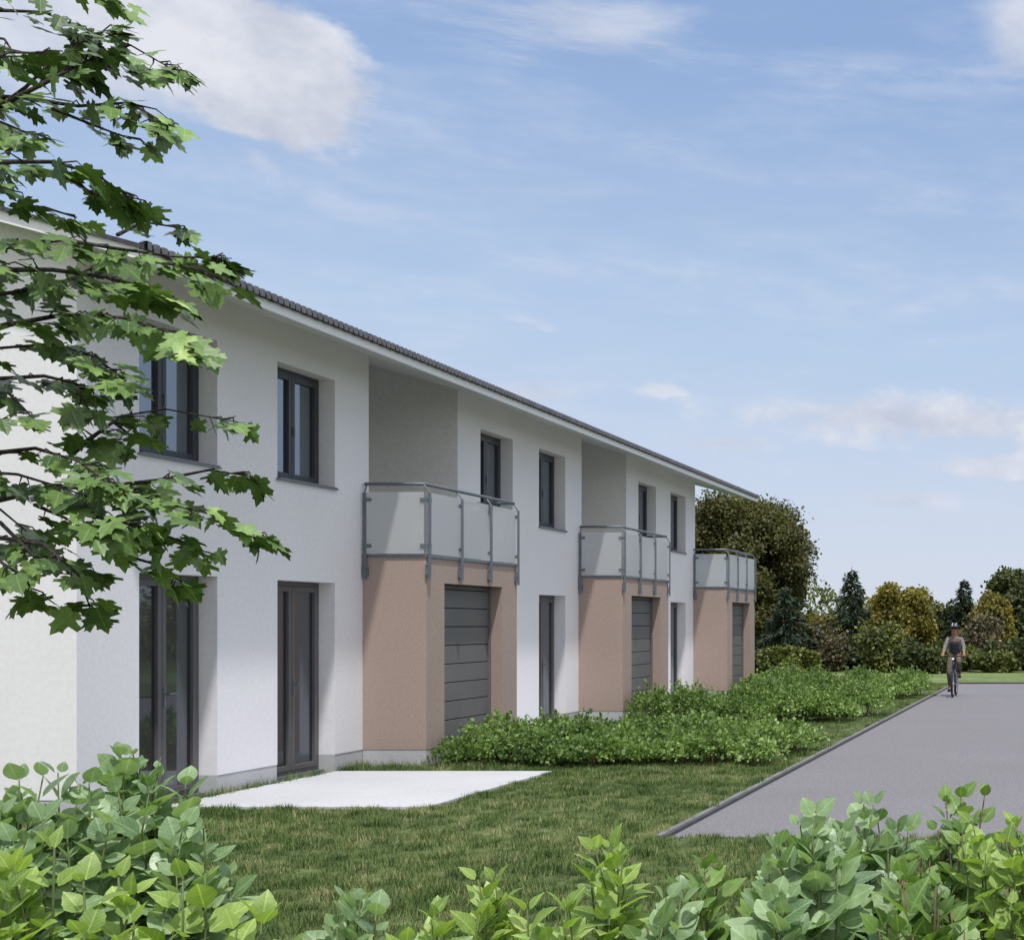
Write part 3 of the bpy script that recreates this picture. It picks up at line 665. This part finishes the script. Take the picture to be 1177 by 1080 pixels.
# ------------------------------------------------------------------ background trees
def tube_limb(mb, a, b2, r0, r1, bend=.1, n=6, k=4, rs=random):
    a = Vector(a); b2 = Vector(b2); L_ = (b2-a).length; pts = []; off = Vector((rs.uniform(-1, 1), rs.uniform(-1, 1), rs.uniform(-.4, .8)))*bend*L_
    for i in range(k+1):
        t = i/k; pts.append(a.lerp(b2, t)+off*math.sin(math.pi*t))
    mb.tube(pts, [r0+(r1-r0)*i/k for i in range(k+1)], n); return pts
def broad_tree(pxx, top, hw, depth, mat, label, seed, base=0.18, leaf=.20, dens=1.0, group='trees behind the road'):
    t = at(pxx, top, depth); h = t.z; rw = hw/F*depth; rs = np.random.default_rng(seed); rr = random.Random(seed)
    root = empty('broadleaf_tree', (t.x, depth, 0)); tag(root, label, 'tree', group)
    tk = MB(); r0 = .035*h
    tp = [Vector((0, 0, -.1)), Vector((rr.uniform(-.1, .1), 0, h*.3)), Vector((rr.uniform(-.2, .2), 0, h*.6)), Vector((0, 0, h*.88))]
    tk.tube(tp, [r0, r0*.75, r0*.45, r0*.12], 8)
    cz = h*(1+base)/2; rz = h*(1-base)/2; P = []; Nn = []
    nc = int(46*dens)
    for i in range(nc):
        d = rs.normal(0, 1, 3); d /= (np.abs(d)**3.2).sum()**(1/3.2); q = rs.random()**.38*.84
        c = np.array([d[0]*rw*q, d[1]*rw*q, cz+d[2]*rz*q]); cr = rs.uniform(.16, .30)*min(rw, rz)
        zf = tp[1].lerp(tp[3], min(max((c[2]/h-.3)/.7, 0), .9))
        tube_limb(tk, zf*.9+Vector((0, 0, 0)), c, r0*.22, .012, .12, 5, 3, rr)
        k = int(330*dens*(cr/.8)**.7/(leaf/.2)**1.2)+60
        dd = nrm(rs.normal(0, 1, (k, 3))); rad = cr*rs.random(k)**.4*rs.uniform(.7, 1.35, k)
        P.append(c+dd*(rad*(1+.35*(rs.random(k) < .08)))[:, None]*np.array([1.15, 1.15, .85])); Nn.append(dd)
    P = np.concatenate(P); Nn = np.concatenate(Nn)
    V, Fc = leaves(P, Nn*.5+rs.normal(0, .8, P.shape)+np.array([0, 0, -.3]), Nn+rs.normal(0, .5, P.shape)+np.array([0, 0, .5]), leaf*rs.uniform(.6, 1.3, len(P)), *DIAMOND)
    tk.build('trunk', M['bark2'], root, smooth=True); npmesh('crown', V, Fc, mat, root)
    return root
def spruce(pxx, top, hw, depth, label, seed, mat=None, group='conifers behind the road'):
    t = at(pxx, top, depth); h = t.z; rw = hw*1.3/F*depth; rs = np.random.default_rng(seed)
    root = empty('spruce_tree', (t.x, depth, 0)); tag(root, label, 'conifer', group)
    tk = MB(); tk.tube([(0, 0, -.1), (0, 0, h*.5), (0, 0, h)], [.02*h, .012*h, .008], 7)
    P = []; D = []
    z = h*.05
    while z < h*.985:
        f = 1-z/h; n = int(4+6*f); a0 = rs.uniform(0, 6.28)
        for i in range(n):
            a = a0+i*6.283/n+rs.normal(0, .2); ln = rw*f**.85*rs.uniform(.45, 1.2)+.06
            tip = np.array([math.cos(a)*ln, math.sin(a)*ln, z-ln*.28+rs.normal(0, .05)]); bs = np.array([0, 0, z+ln*.08])
            tk.tube([bs, (bs+tip)/2+np.array([0, 0, -.04*ln]), tip+np.array([0, 0, ln*.06])], [.02, .014, .005], 4)
            k = int(12+46*ln/1.2); tt = rs.random(k)**.7; sd = np.array([-math.sin(a), math.cos(a), 0])
            lat = rs.normal(0, .13, k)*ln*(1.15-tt)
            P.append(bs+(tip-bs)*tt[:, None]+sd*lat[:, None]+np.array([0, 0, -1])*rs.random(k)[:, None]*.14)
            D.append(np.tile([[math.cos(a), math.sin(a), -.5]], (k, 1))+rs.normal(0, .45, (k, 3)))
        z += h*.034+.05*rs.random()
    P = np.concatenate(P); D = np.concatenate(D)
    V, Fc = leaves(P, D, np.tile([[0, 0, 1.0]], (len(P), 1))+rs.normal(0, .5, P.shape), rs.uniform(.13, .26, len(P)), [(0,0,0),(.2,.45,0),(0,1,0),(-.2,.45,0)], [(0, 1, 2, 3)])
    tk.build('trunk', M['bark2'], root); npmesh('crown', V, Fc, mat or M['needle'], root)
def bush(pxx, top, hw, depth, mat, label, seed, group='bushes at the edge of the wood'):
    t = at(pxx, top, depth); h = t.z; rw = hw*1.25/F*depth; rs = np.random.default_rng(seed); rr = random.Random(seed)
    root = empty('bush', (t.x, depth, 0)); tag(root, label, 'bush', group)
    tk = MB(); P = []; Nn = []
    for i in range(26):
        d = rs.normal(0, 1, 3); d /= np.linalg.norm(d); q = rs.random()**.5*.8
        c = np.array([d[0]*rw*q*1.15, d[1]*rw*.6*q, h*.42+d[2]*h*.5*q]); cr = rs.uniform(.22, .4)*h*.5
        tube_limb(tk, (rr.uniform(-.2, .2), 0, 0), c, .03, .008, .12, 4, 3, rr)
        k = 300; dd = nrm(rs.normal(0, 1, (k, 3))); rad = cr*rs.random(k)**.4*rs.uniform(.7, 1.7, k)
        p = c+dd*rad[:, None]; p[:, 2] = np.maximum(p[:, 2], .05); P.append(p); Nn.append(dd)
    P = np.concatenate(P); Nn = np.concatenate(Nn)
    V, Fc = leaves(P, Nn*.5+rs.normal(0, .8, P.shape), Nn+rs.normal(0, .5, P.shape)+np.array([0, 0, .5]), rs.uniform(.08, .2, len(P)), *DIAMOND)
    tk.build('stems', M['bark2'], root); npmesh('foliage', V, Fc, mat, root)
broad_tree(860, 556, 72, 58, M['oak'], 'tall dark olive tree with a round crown behind the far end of the terrace', 1, .0, .15, 2.4)
broad_tree(790, 590, 60, 66, M['darktree'], 'dark broadleaf tree seen through the last balcony, left of the tall olive tree', 2, .1, .22, .8)
spruce(903, 672, 40, 51, 'dark spruce standing in front of the tall olive tree beside the last tan box', 3)
spruce(979, 651, 38, 54, 'tallest pointed spruce alone against the sky left of the yellow-green tree', 4)
broad_tree(1038, 668, 42, 57, M['yellowtree'], 'rounded yellow-green tree between the pointed spruce and the cyclist', 5, .0, .16, 1.4)
broad_tree(1082, 690, 30, 60, M['darktree'], 'small dark broadleaf tree right behind the cyclist', 6, .0, .16, 1.1)
spruce(1108, 664, 30, 58, 'spruce with a narrow top rising just right of the cyclist', 7)
broad_tree(1140, 676, 26, 56, M['yellowtree'], 'small yellowish tree between the right spruce and the dark tree at the right edge', 8, .0, .15, 1.0)
broad_tree(1172, 646, 40, 58, M['darktree'], 'dark green tree at the right edge of the photo', 9, .0, .16, 1.5)
broad_tree(945, 700, 36, 66, M['yellowtree'], 'low yellowish tree between the two spruces left of the cyclist', 10, .0, .15, 1.2)
broad_tree(1008, 700, 30, 70, M['rose'], 'pale pinkish low tree behind the tallest spruce', 11, .0, .15, 1.0)
for i, (px0, tp_, hw) in enumerate([(1245, 655, 45), (1330, 640, 55), (1425, 655, 50), (1530, 630, 60), (1640, 650, 60), (1760, 620, 70), (1900, 640, 70)]):
    broad_tree(px0, tp_, hw, 57+i % 3*3, [M['oak'], M['darktree'], M['yellowtree']][i % 3], 'broadleaf tree standing beyond the right-hand side of the road', 20+i, .06, .22, .7)
bl = [(905, 742, 34, M['bush'], 'dark bush at the foot of the spruce by the last tan box'), (940, 708, 26, M['rose'], 'pinkish pale bush between the two spruces'),
      (975, 748, 32, M['darktree'], 'dark bush at the foot of the tallest spruce'), (1014, 703, 24, M['bush'], 'pale mottled bush right of the tallest spruce'), (1040, 746, 24, M['yellowtree'], 'orange-yellow bush under the yellow-green tree'),
      (1066, 732, 30, M['darktree'], 'dark green bush just left of the cyclist at the wood edge'), (1096, 738, 30, M['bush'], 'green bush directly behind the cyclist'),
      (1124, 698, 24, M['rose'], 'pale pinkish bush just right of the cyclist'), (1150, 744, 30, M['bush'], 'green bush right of the cyclist under the dark tree'), (1180, 724, 34, M['darktree'], 'dark bush cut by the right edge of the photo'),
      (866, 746, 32, M['darktree'], 'dark bush behind the last tan box')]
for i, (a, b2, c, mt, lb) in enumerate(bl): bush(a, b2, c, 49.5+(i*7 % 5)*1.1, mt, lb, 40+i)
for i in range(6): bush(1222+i*58, 726-(i*5 % 4)*7, 40, 50+(i*3 % 4), [M['bush'], M['darktree']][i % 2], 'green bush at the wood edge beyond the right side of the road', 70+i)
# far wood mass
nW = 60000; P = np.stack([rng.uniform(-75, 60, nW), rng.uniform(66, 72, nW), np.zeros(nW)], 1)
hmax = 3.0+.5*np.sin(P[:, 0]*.35)+.4*np.sin(P[:, 0]*.9+1)+.3*np.sin(P[:, 0]*2.3)
P[:, 2] = rng.random(nW)**.8*hmax
V, Fc = leaves(P, rng.normal(0, 1, P.shape), rng.normal(0, .6, P.shape)+np.array([0, -.3, .6]), rng.uniform(.14, .34, nW), *DIAMOND)
tag(npmesh('distant_wood', V, Fc, M['bush']), 'low mixed wood closing the view behind the trees', 'wood', kind='stuff')

# ------------------------------------------------------------------ maple at the left
maple = empty('maple_tree', (-6.1, 6.6, 0)); tag(maple, 'maple tree at the left edge with lobed green leaves hanging over the terrace', 'tree')
mc = np.array(maple.location)
tk = MB(); trunk = [Vector((-6.1, 6.6, -.1)), Vector((-6.0, 6.5, 1.6)), Vector((-6.05, 6.3, 3.2)), Vector((-5.9, 6.3, 4.8)), Vector((-6.0, 6.2, 6.4))]
tk.tube(trunk, [.15, .125, .10, .07, .025], 12)
LP, LD, LN, LS = [], [], [], []
def trunk_at(z):
    for a, b2 in zip(trunk, trunk[1:]):
        if a.z <= z <= b2.z: return a.lerp(b2, (z-a.z)/(b2.z-a.z))
    return trunk[-1].copy() if z > 3 else trunk[1].copy()
def spray(path, h, n, d0, seed, size=.098, limb=True, dz=.13, r=.016):
    rr = random.Random(seed)
    pts = [at(x, y, d0+.25*math.sin(i*1.3+seed)) for i, (x, y) in enumerate(path)]
    if limb:
        b0 = trunk_at(max(pts[0].z-.45, .8)); mid = b0.lerp(pts[0], .55)+Vector((0, 0, .12))
        full = [b0, mid]+pts; tk.tube(full, [r*2.0, r*1.6]+[r*(1-.95*(i+1)/len(pts))*.85+.0015 for i in range(len(pts))], 7)
    else: tk.tube(pts, [r*.5*(1-.9*i/len(pts)) for i in range(len(pts))], 6)
    seg = [(pts[i+1]-pts[i]).length for i in range(len(pts)-1)]; tot = sum(seg)
    hm = max(h-7, 3)/F*d0
    for k in range(n):
        t = rr.random()**.8*tot*1.0 if k > 5 else tot*(.93+.014*k); i = 0
        while i < len(seg)-1 and t > seg[i]: t -= seg[i]; i += 1
        q = min(t/seg[i], 1.0); p = pts[i].lerp(pts[i+1], q); dr = (pts[i+1]-pts[i]).normalized()
        e = min(1, (tot*.12+sum(seg[i:])-t)/(tot*.45)+.25)
        a = rr.uniform(0, 6.28); rad = rr.random()**.6
        off = Vector((rr.uniform(-.06, .06), math.sin(a)*rad*dz*e, math.cos(a)*rad*hm*e-.02))
        lp = p+off
        if k % 3 == 0: tk.tube([p-dr*.05, p.lerp(lp, .6)+Vector((0, 0, .02)), lp], [.004, .003, .0015], 4)
        s = rr.choice((-1, 1))
        D = Vector((dr.x, dr.y, dr.z*.6))*(.8 if k > 5 else 1.3)+Vector((off.x, off.y*3.0, off.z*1.2))*1.4+Vector((rr.gauss(0, .4), rr.gauss(0, .5), rr.gauss(-.38, .22)))
        Nn = Vector((rr.gauss(.15, .3), rr.gauss(-.22, .38), 1.0))
        if rr.random() < .16: Nn = Vector((rr.gauss(0, .5), rr.gauss(-.8, .3), .5)) if rr.random() < .4 else Vector((rr.gauss(0, .4), rr.gauss(.8, .3), .6)); D.z -= .5
        sz = size*rr.uniform(.62, 1.12)
        LP.append(lp); LD.append(D); LN.append(Nn); LS.append(sz)
        D.normalize()
SP = [  # path in photo pixels, half thickness, leaves, depth
 ([(-60,25),(0,12),(50,14),(95,34)], 12, 34, 6.0, 1), ([(-60,60),(0,-5),(60,-25),(100,-20),(140,5)], 14, 40, 5.9, 0), ([(-30,40),(5,45),(15,60)], 14, 16, 5.9, 0),
 ([(-60,140),(0,122),(50,96),(95,72),(150,52),(212,88)], 20, 120, 5.7, 1), ([(0,122),(30,100),(60,70),(110,40),(140,30)], 16, 36, 5.8, 0), ([(-40,80),(10,60),(60,62),(95,85)], 22, 60, 5.6, 0),
 ([(-60,110),(20,112),(90,122),(150,118),(203,150)], 17, 90, 5.8, 1), ([(60,125),(110,145),(150,160)], 10, 22, 5.8, 0), ([(-50,130),(0,140),(44,158)], 13, 28, 5.5, 0),
 ([(-60,200),(0,186),(60,186),(110,200),(160,235)], 15, 92, 5.4, 1), ([(-50,215),(0,212),(30,232)], 12, 24, 5.4, 0), ([(70,200),(110,225),(128,222)], 9, 14, 5.5, 0),
 ([(20,240),(50,238),(88,250)], 7, 16, 5.6, 0), ([(135,270),(165,255),(207,262)], 9, 15, 5.8, 0),
 ([(-60,300),(0,285),(70,275),(130,285),(200,295),(266,297)], 17, 120, 5.3, 1), ([(-50,320),(0,310),(60,310),(120,318),(180,340),(210,350)], 22, 120, 5.5, 1), ([(180,300),(230,310),(250,325)], 10, 18, 5.4, 0),
 ([(-60,350),(0,338),(60,330),(120,300)], 18, 50, 5.6, 1),
 ([(-60,385),(0,375),(70,362),(140,365),(190,380),(234,405)], 17, 120, 5.2, 1), ([(-50,400),(0,400),(60,395),(110,410),(145,438)], 18, 80, 5.4, 0),
 ([(-60,430),(0,435),(50,432),(85,440),(105,455)], 9, 38, 5.6, 1), ([(-40,450),(10,452),(38,480)], 10, 22, 5.5, 0), ([(50,440),(90,450),(102,470)], 7, 14, 5.5, 0),
 ([(80,525),(110,500),(140,478),(190,470),(274,485)], 10, 46, 5.6, 0), ([(95,510),(130,485),(150,500),(145,515)], 12, 26, 5.6, 0),
 ([(-60,560),(0,520),(40,515),(90,530),(130,560)], 20, 84, 5.2, 1), ([(-50,540),(20,545),(70,560),(100,570)], 20, 50, 5.3, 0),
 ([(60,560),(130,558),(180,552),(240,540),(294,548)], 13, 60, 5.4, 1), ([(120,560),(180,575),(240,590),(303,618)], 19, 92, 5.3, 0),
 ([(90,590),(140,600),(190,615),(230,630)], 24, 80, 5.2, 0), ([(110,600),(150,640),(185,650),(212,672)], 12, 34, 5.3, 0), ([(40,580),(75,595),(90,605)], 12, 18, 5.6, 0),
 ([(-60,590),(0,585),(30,610)], 12, 16, 5.6, 0), ([(-60,640),(0,618),(50,625),(90,660),(106,705)], 9, 60, 5.4, 1), ([(-50,670),(0,645),(30,665),(42,690)], 15, 46, 5.4, 0), ([(0,600),(40,640),(70,640),(100,655)], 10, 26, 5.5, 0),
]
for i, (path, h, n, d0, lb) in enumerate(SP): spray(path, h, int(n*.54), d0, 100+i, limb=bool(lb))
# rest of the crown outside the frame
for i in range(30):
    a = random.uniform(R(60), R(300)); z = random.uniform(2.2, 6.2); b0 = trunk_at(z-.3); ln = random.uniform(1.2, 2.2)*(1.15-z/9)
    if math.cos(a) > .2 and math.sin(a) < 0: continue
    tp = [b0+Vector((math.cos(a)*ln*t, math.sin(a)*ln*t, .35*math.sin(t*2.5))) for t in (0, .35, .7, 1)]
    if max(p.x/p.y for p in tp if p.y > .5) > -.90: continue
    tk.tube(tp, [.025, .018, .012, .005], 6)
    for k in range(70):
        t = random.uniform(.3, 1.05); p = b0+Vector((math.cos(a)*ln*t, math.sin(a)*ln*t, .35*math.sin(t*2.5)))
        LP.append(p+Vector((random.gauss(0, .2), random.gauss(0, .2), random.gauss(0, .12)))); LD.append(Vector((math.cos(a), math.sin(a), -.4))+Vector((random.gauss(0, .5), random.gauss(0, .5), 0))); LN.append(Vector((random.gauss(0, .4), random.gauss(-.2, .4), 1))); LS.append(.105*random.uniform(.6, 1.1))
V, Fc = leaves(np.array([tuple(p) for p in LP])-mc, np.array([tuple(p) for p in LD]), np.array([tuple(p) for p in LN]), np.array(LS), *MAPLE)
npmesh('crown', V, Fc, M['maple'], maple, tmpl=MAPLE[0])
tk.v = [(x-mc[0], y-mc[1], z-mc[2]) for x, y, z in tk.v]; tk.build('trunk', M['bark'], maple, smooth=True)

# ------------------------------------------------------------------ foreground shrubs
def shrub(pxx, top, hw, depth, kind, label, seed, nst=22, size=None, spread=1.0):
    rr = random.Random(seed); tp = at(pxx, top, depth); rw = hw/F*depth
    root = empty('shrub', (tp.x, depth, 0)); tag(root, label, 'shrub', 'shrubs in the foreground')
    tmpl = ROUND if kind == 'A' else POINT
    size = size or (.070 if kind == 'A' else .072)
    P, D, NN, SS = [], [], [], []; st = MB()
    for s_ in range(max(3, int(nst*.68))):
        a = rr.uniform(0, 6.28); q = math.sqrt(rr.random()); ex, ey = math.cos(a)*rw*q, math.sin(a)*min(rw, .35)*q*spread
        hz = tp.z-(q**1.6)*rr.uniform(.05, .34)*min(1.0, rw/.25)-rr.uniform(0, .12)*(s_ > 2)
        if s_ < 2: hz = tp.z; ex *= .5; ey *= .5
        b0 = Vector((ex*.25, ey*.3, 0)); b1 = Vector((ex*.75, ey*.8, hz*.55)); b2 = Vector((ex+rr.gauss(0, .02), ey, hz))
        pts = [b0]+[(b0*(1-t)**2+b1*2*t*(1-t)+b2*t*t) for t in [i/14 for i in range(1, 15)]]
        for i in range(5, 15): pts[i] += Vector((rr.gauss(0, .006), rr.gauss(0, .006), 0))
        st.tube(pts, [.008*(1-.82*i/14) for i in range(15)], 5)
        tt = 1.0; node = 0; az = rr.uniform(0, 3.14)
        while tt > .52:
            i = tt*14; k = min(int(i), 13); p = pts[k].lerp(pts[k+1], i-k); dr = (pts[k+1]-pts[k]).normalized()
            grow = min(1, .5+node*.2)
            for sg in (0, math.pi):
                aa = az+sg+rr.gauss(0, .35); out = Vector((math.cos(aa), math.sin(aa), 0))
                d = out*(.55+.12*min(node, 5))+dr*(1.0-.13*min(node, 5))+Vector((0, 0, rr.gauss(-.02, .2)))
                n_ = dr*.8-out*.5+Vector((rr.gauss(0, .35), rr.gauss(-.45, .35), .25))
                P.append(p+out*.006); D.append(d); NN.append(n_); SS.append(size*grow*rr.choice((.6, .85, 1.0, 1.1, 1.3))*rr.uniform(.85, 1.15))
            az += math.pi/2+rr.gauss(0, .3); tt -= rr.uniform(.024, .040)*(1 if kind == 'A' else 1.15)*1.5/max(tp.z, 1); node += 1
    f = lambda l: np.array([tuple(v) for v in l])
    V, Fc = leaves(f(P), f(D), f(NN), np.array(SS), *tmpl)
    npmesh('foliage', V, Fc, {'A': M['leafA'], 'B': M['leafB'], 'C': M['leafC']}[kind], root, smooth=True, tmpl=tmpl[0])
    st.build('stems', M['stem'] if kind != 'C' else M['stemred'], root, smooth=True)
SH = [
 (60, 890, 60, 3.0, 'A', 'rounded-leaf shrub rising at the left edge of the foreground', 26), (150, 868, 70, 3.2, 'A', 'tallest rounded-leaf shrub at lower left, its tip before the nearest patio door', 30),
 (222, 948, 44, 3.1, 'A', 'rounded-leaf shrub on the right flank of the tall lower-left shrub', 22),
 (20, 975, 60, 2.0, 'B', 'bright pointed-leaf shrub in the bottom left corner', 18), (110, 1010, 60, 1.9, 'B', 'big bright pointed-leaf shrub at the bottom below the tall lower-left shrub', 14), (205, 1010, 45, 2.3, 'B', 'bright pointed-leaf shrub at the bottom, right of the lower-left group', 11),
 (300, 1060, 36, 2.0, 'B', 'small bright sprig of leaves at the very bottom left of centre', 6),
 (415, 1030, 45, 2.5, 'A', 'small rounded-leaf shrub peeping up at the bottom left of centre', 16), (490, 1054, 45, 2.3, 'B', 'low bright pointed-leaf shrub at the bottom left of the middle sprig', 14),
 (565, 1010, 36, 2.7, 'B', 'bright pointed-leaf shrub with a raised tip at the bottom centre', 18), (640, 1044, 45, 2.5, 'B', 'low bright pointed-leaf shrub at the bottom just right of centre', 16),
 (703, 972, 30, 2.8, 'B', 'bright pointed-leaf shrub with a tall single shoot right of centre', 14), (765, 1028, 48, 2.4, 'A', 'pale rounded-leaf shrub at the bottom between the tall shoot and the right group', 20),
 (835, 996, 55, 2.9, 'C', 'deep green pointed-leaf shrub on the left of the lower-right group', 26), (925, 938, 62, 2.7, 'A', 'large pale rounded-leaf shrub in the lower-right group', 30),
 (1000, 925, 50, 3.1, 'A', 'rounded-leaf shrub in the middle of the lower-right group, in front of the road', 24), (1095, 915, 58, 3.0, 'C', 'deep green pointed-leaf shrub with the highest tip at lower right', 30),
 (1160, 945, 50, 2.8, 'B', 'bright pointed-leaf shrub at the right edge of the foreground', 24), (1055, 1010, 60, 2.2, 'C', 'deep green pointed-leaf shrub at the bottom of the lower-right group', 22),
 (890, 1035, 55, 2.1, 'A', 'pale rounded-leaf shrub at the very bottom of the lower-right group', 18),
]
for i, (x, tpx, hw, d, k, lb, n) in enumerate(SH): shrub(x, tpx, hw, d, k, lb, 300+i, n)

# ------------------------------------------------------------------ cyclist
CY = 34.3; CX = (1097-VX)/F*CY
bk = empty('bicycle', (CX, CY, -.018)); tag(bk, 'dark bicycle ridden towards the camera on the grey road', 'bicycle')
for y, nm in ((-.52, 'wheel'), (.52, 'wheel')):
    q = MB(); q.ring((0, y, .345), .318, .024, 36, 8); wh = q.build('wheel', M['rubber'], bk, smooth=True)
    q = MB(); q.ring((0, y, .345), .297, .011, 36, 6)
    q.tube([(-.05, y, .345), (.05, y, .345)], .02, 8)
    for k in range(18):
        a = k*2*math.pi/18; q.tube([((-1)**k*.02, y, .345), (0, y+math.cos(a)*.297, .345+math.sin(a)*.297)], .0018, 4)
    q.build('rim', M['alu'], wh)
q = MB(); bb = (0, .08, .29)
for a, b2, r in [((0, -.36, .86), (0, -.33, .70), .022), ((0, -.34, .80), (0, .17, .84), .017), ((0, -.335, .72), bb, .020), (bb, (0, .22, .88), .017)]: q.tube([a, b2], r, 8)
for s_ in (-1, 1):
    q.tube([(s_*.06, .52, .345), (s_*.03, .12, .29)], .01, 6); q.tube([(s_*.06, .52, .345), (s_*.015, .2, .80)], .009, 6)
    q.tube([(s_*.055, -.52, .345), (s_*.05, -.36, .66), (0, -.335, .70)], .012, 6)
q.build('frame', M['bike'], bk, smooth=True)
q = MB(); q.tube([(0, -.36, .84), (0, -.40, 1.0)], .014, 8); q.tube([(-.29, -.33, 1.0), (-.2, -.36, 1.01), (-.05, -.41, 1.0), (.05, -.41, 1.0), (.2, -.36, 1.01), (.29, -.33, 1.0)], .013, 8)
hbm = q.build('handlebar', M['rubber'], bk, smooth=True)
q = MB(); q.ellip((0, -.44, .93), (.035, .03, .035)); q.build('headlight', M['lamp'], bk, smooth=True)
q = MB(); q.ellip((0, .25, .93), (.075, .13, .03)); q.tube([(0, .22, .86), (0, .24, .92)], .013, 8); q.build('saddle', M['rubber'], bk, smooth=True)
q = MB(); q.tube([(-.075, .08, .29), (.075, .08, .29)], .018, 8)
q.tube([(-.08, .08, .29), (-.085, .05, .12)], .011, 6); q.tube([(.08, .08, .29), (.085, .11, .46)], .011, 6)
q.box(-.19, -.09, 0, .10, .11, .13); q.box(.09, .19, .06, .16, .45, .47); q.build('pedals', M['alu'], bk)

def skin(name, chains, mat, parent, root_i=0, sub=2):
    """chains: list of lists of (point, radius); points equal by key are merged"""
    key = {}; vs = []; es = []; rad = []
    for ch in chains:
        prev = None
        for p, r in ch:
            k = tuple(round(c, 4) for c in p)
            if k not in key: key[k] = len(vs); vs.append(p); rad.append(r)
            i = key[k]
            if prev is not None and prev != i: es.append((prev, i))
            prev = i
    me = bpy.data.meshes.new(name); me.from_pydata(vs, es, []); me.materials.append(mat)
    o = bpy.data.objects.new(name, me); COL.objects.link(o); o.parent = parent
    md = o.modifiers.new('skin', 'SKIN'); md.use_smooth_shade = True
    if not me.skin_vertices: 
        bpy.context.view_layer.objects.active = o
    lay = me.skin_vertices[0].data
    for i, r in enumerate(rad): lay[i].radius = r if hasattr(r, '__len__') else (r, r); lay[i].use_root = (i == root_i)
    s2 = o.modifiers.new('subd', 'SUBSURF'); s2.levels = sub; s2.render_levels = sub
    return o
per_ = empty('person', (CX, CY, -.018)); tag(per_, 'cyclist in pale grey shirt, dark vest, khaki trousers and helmet, riding on the grey road', 'person')
pel, wa, che, nk = (0, .24, 1.00), (0, .20, 1.14), (0, .10, 1.34), (0, .04, 1.50)
hd1, hd2 = (0, .01, 1.58), (0, .0, 1.70)
def arm(s_): return (s_*.165, .08, 1.425), (s_*.235, -.02, 1.22), (s_*.255, -.24, 1.06), (s_*.265, -.315, 1.03)
legs = {-1: ((-.10, .20, .97), (-.12, -.10, .60), (-.115, .08, .22), (-.13, -.04, .16)), 1: ((.10, .20, .97), (.135, -.22, .84), (.12, .12, .55), (.13, 0, .50))}
ch = [[(pel, (.145, .11)), (wa, (.125, .095)), (che, (.118, .09)), (nk, .055), (hd1, .075), (hd2, .085)]]
for s_ in (-1, 1):
    sh, elb, wr, ha = arm(s_); ch.append([(che, (.118, .09)), (sh, .058), (elb, .042), (wr, .028), (ha, (.036, .02))])
    # fingers curled round the grip, thumb below
    for k in range(4):
        x = s_*(.235+.02*k); L4 = (.9, 1.0, .95, .8)[k]
        ch.append([(ha, (.036, .02)), ((x, -.345, 1.035), .009), ((x, -.362, 1.015-.01*L4), .008), ((x, -.345, .995-.004*L4), .007)])
    ch.append([(ha, (.036, .02)), ((s_*.215, -.322, 1.015), .010), ((s_*.205, -.34, .99), .008)])
    hp, kn, ank, toe = legs[s_]
    ch.append([(pel, (.145, .11)), (hp, .085), (kn, .058), (ank, .038), (toe, .035)])
body = skin('body', ch, M['skin'], per_)
ch = [[((0, .24, .98), (.155, .12)), (wa, (.14, .108)), (che, (.145, .112)), ((0, .06, 1.475), .085)]]
for s_ in (-1, 1):
    sh, elb, wr, ha = arm(s_); ch.append([(che, (.145, .112)), (sh, .068), (elb, .050), (tuple(Vector(elb).lerp(Vector(wr), .85)), .038)])
skin('shirt', ch, M['shirt'], per_)
skin('vest', [[((0, .22, 1.03), (.158, .125)), ((0, .18, 1.16), (.150, .12)), ((0, .095, 1.34), (.152, .13)), ((0, .075, 1.41), (.13, .11))]], M['vest'], per_)
ch = [[((0, .24, 1.02), (.158, .122)), ((0, .235, .96), (.15, .12))]]
for s_ in (-1, 1):
    hp, kn, ank, toe = legs[s_]; ch.append([((0, .235, .96), (.15, .12)), (hp, .10), (kn, .072), (tuple(Vector(kn).lerp(Vector(ank), .9)), .052)])
skin('trousers', ch, M['trousers'], per_)
for s_ in (-1, 1):
    hp, kn, ank, toe = legs[s_]; z = toe[2]-.01
    skin('shoe', [[((s_*.13, .10, z+.0), .042), ((s_*.13, .02, z), .045), ((s_*.132, -.08, z-.005), .040), ((s_*.132, -.13, z-.008), .03)]], M['shoe'], per_, sub=1)
# face details in one mesh with the head region: nose, ears, brow
q = MB(); q.ellip((0, -.078, 1.655), (.014, .02, .024)); q.ellip((.082, .005, 1.655), (.012, .02, .03)); q.ellip((-.082, .005, 1.655), (.012, .02, .03)); q.build('face', M['skin'], per_, smooth=True)
q = MB(); [q.ellip((s_*.031, -.073, 1.685), (.012, .008, .007)) for s_ in (-1, 1)]; q.ellip((0, -.073, 1.612), (.024, .008, .006)); q.build('eyes_and_mouth', M['hair'], per_, smooth=True)
q = MB(); q.ellip((0, .03, 1.68), (.088, .088, .085)); q.build('hair', M['hair'], per_, smooth=True)
q = MB(); q.ellip((0, .005, 1.715), (.105, .135, .095), 20, 12, -.12); hm = q.build('helmet', M['helmet'], per_, smooth=True)
q = MB()
for xx in (-.045, .045): q.tube([(xx, -.118, 1.735), (xx, -.08, 1.79), (xx, .0, 1.808), (xx, .08, 1.79)], .010, 6)
q.build('helmet_stripe', M['helmetw'], hm, smooth=True)
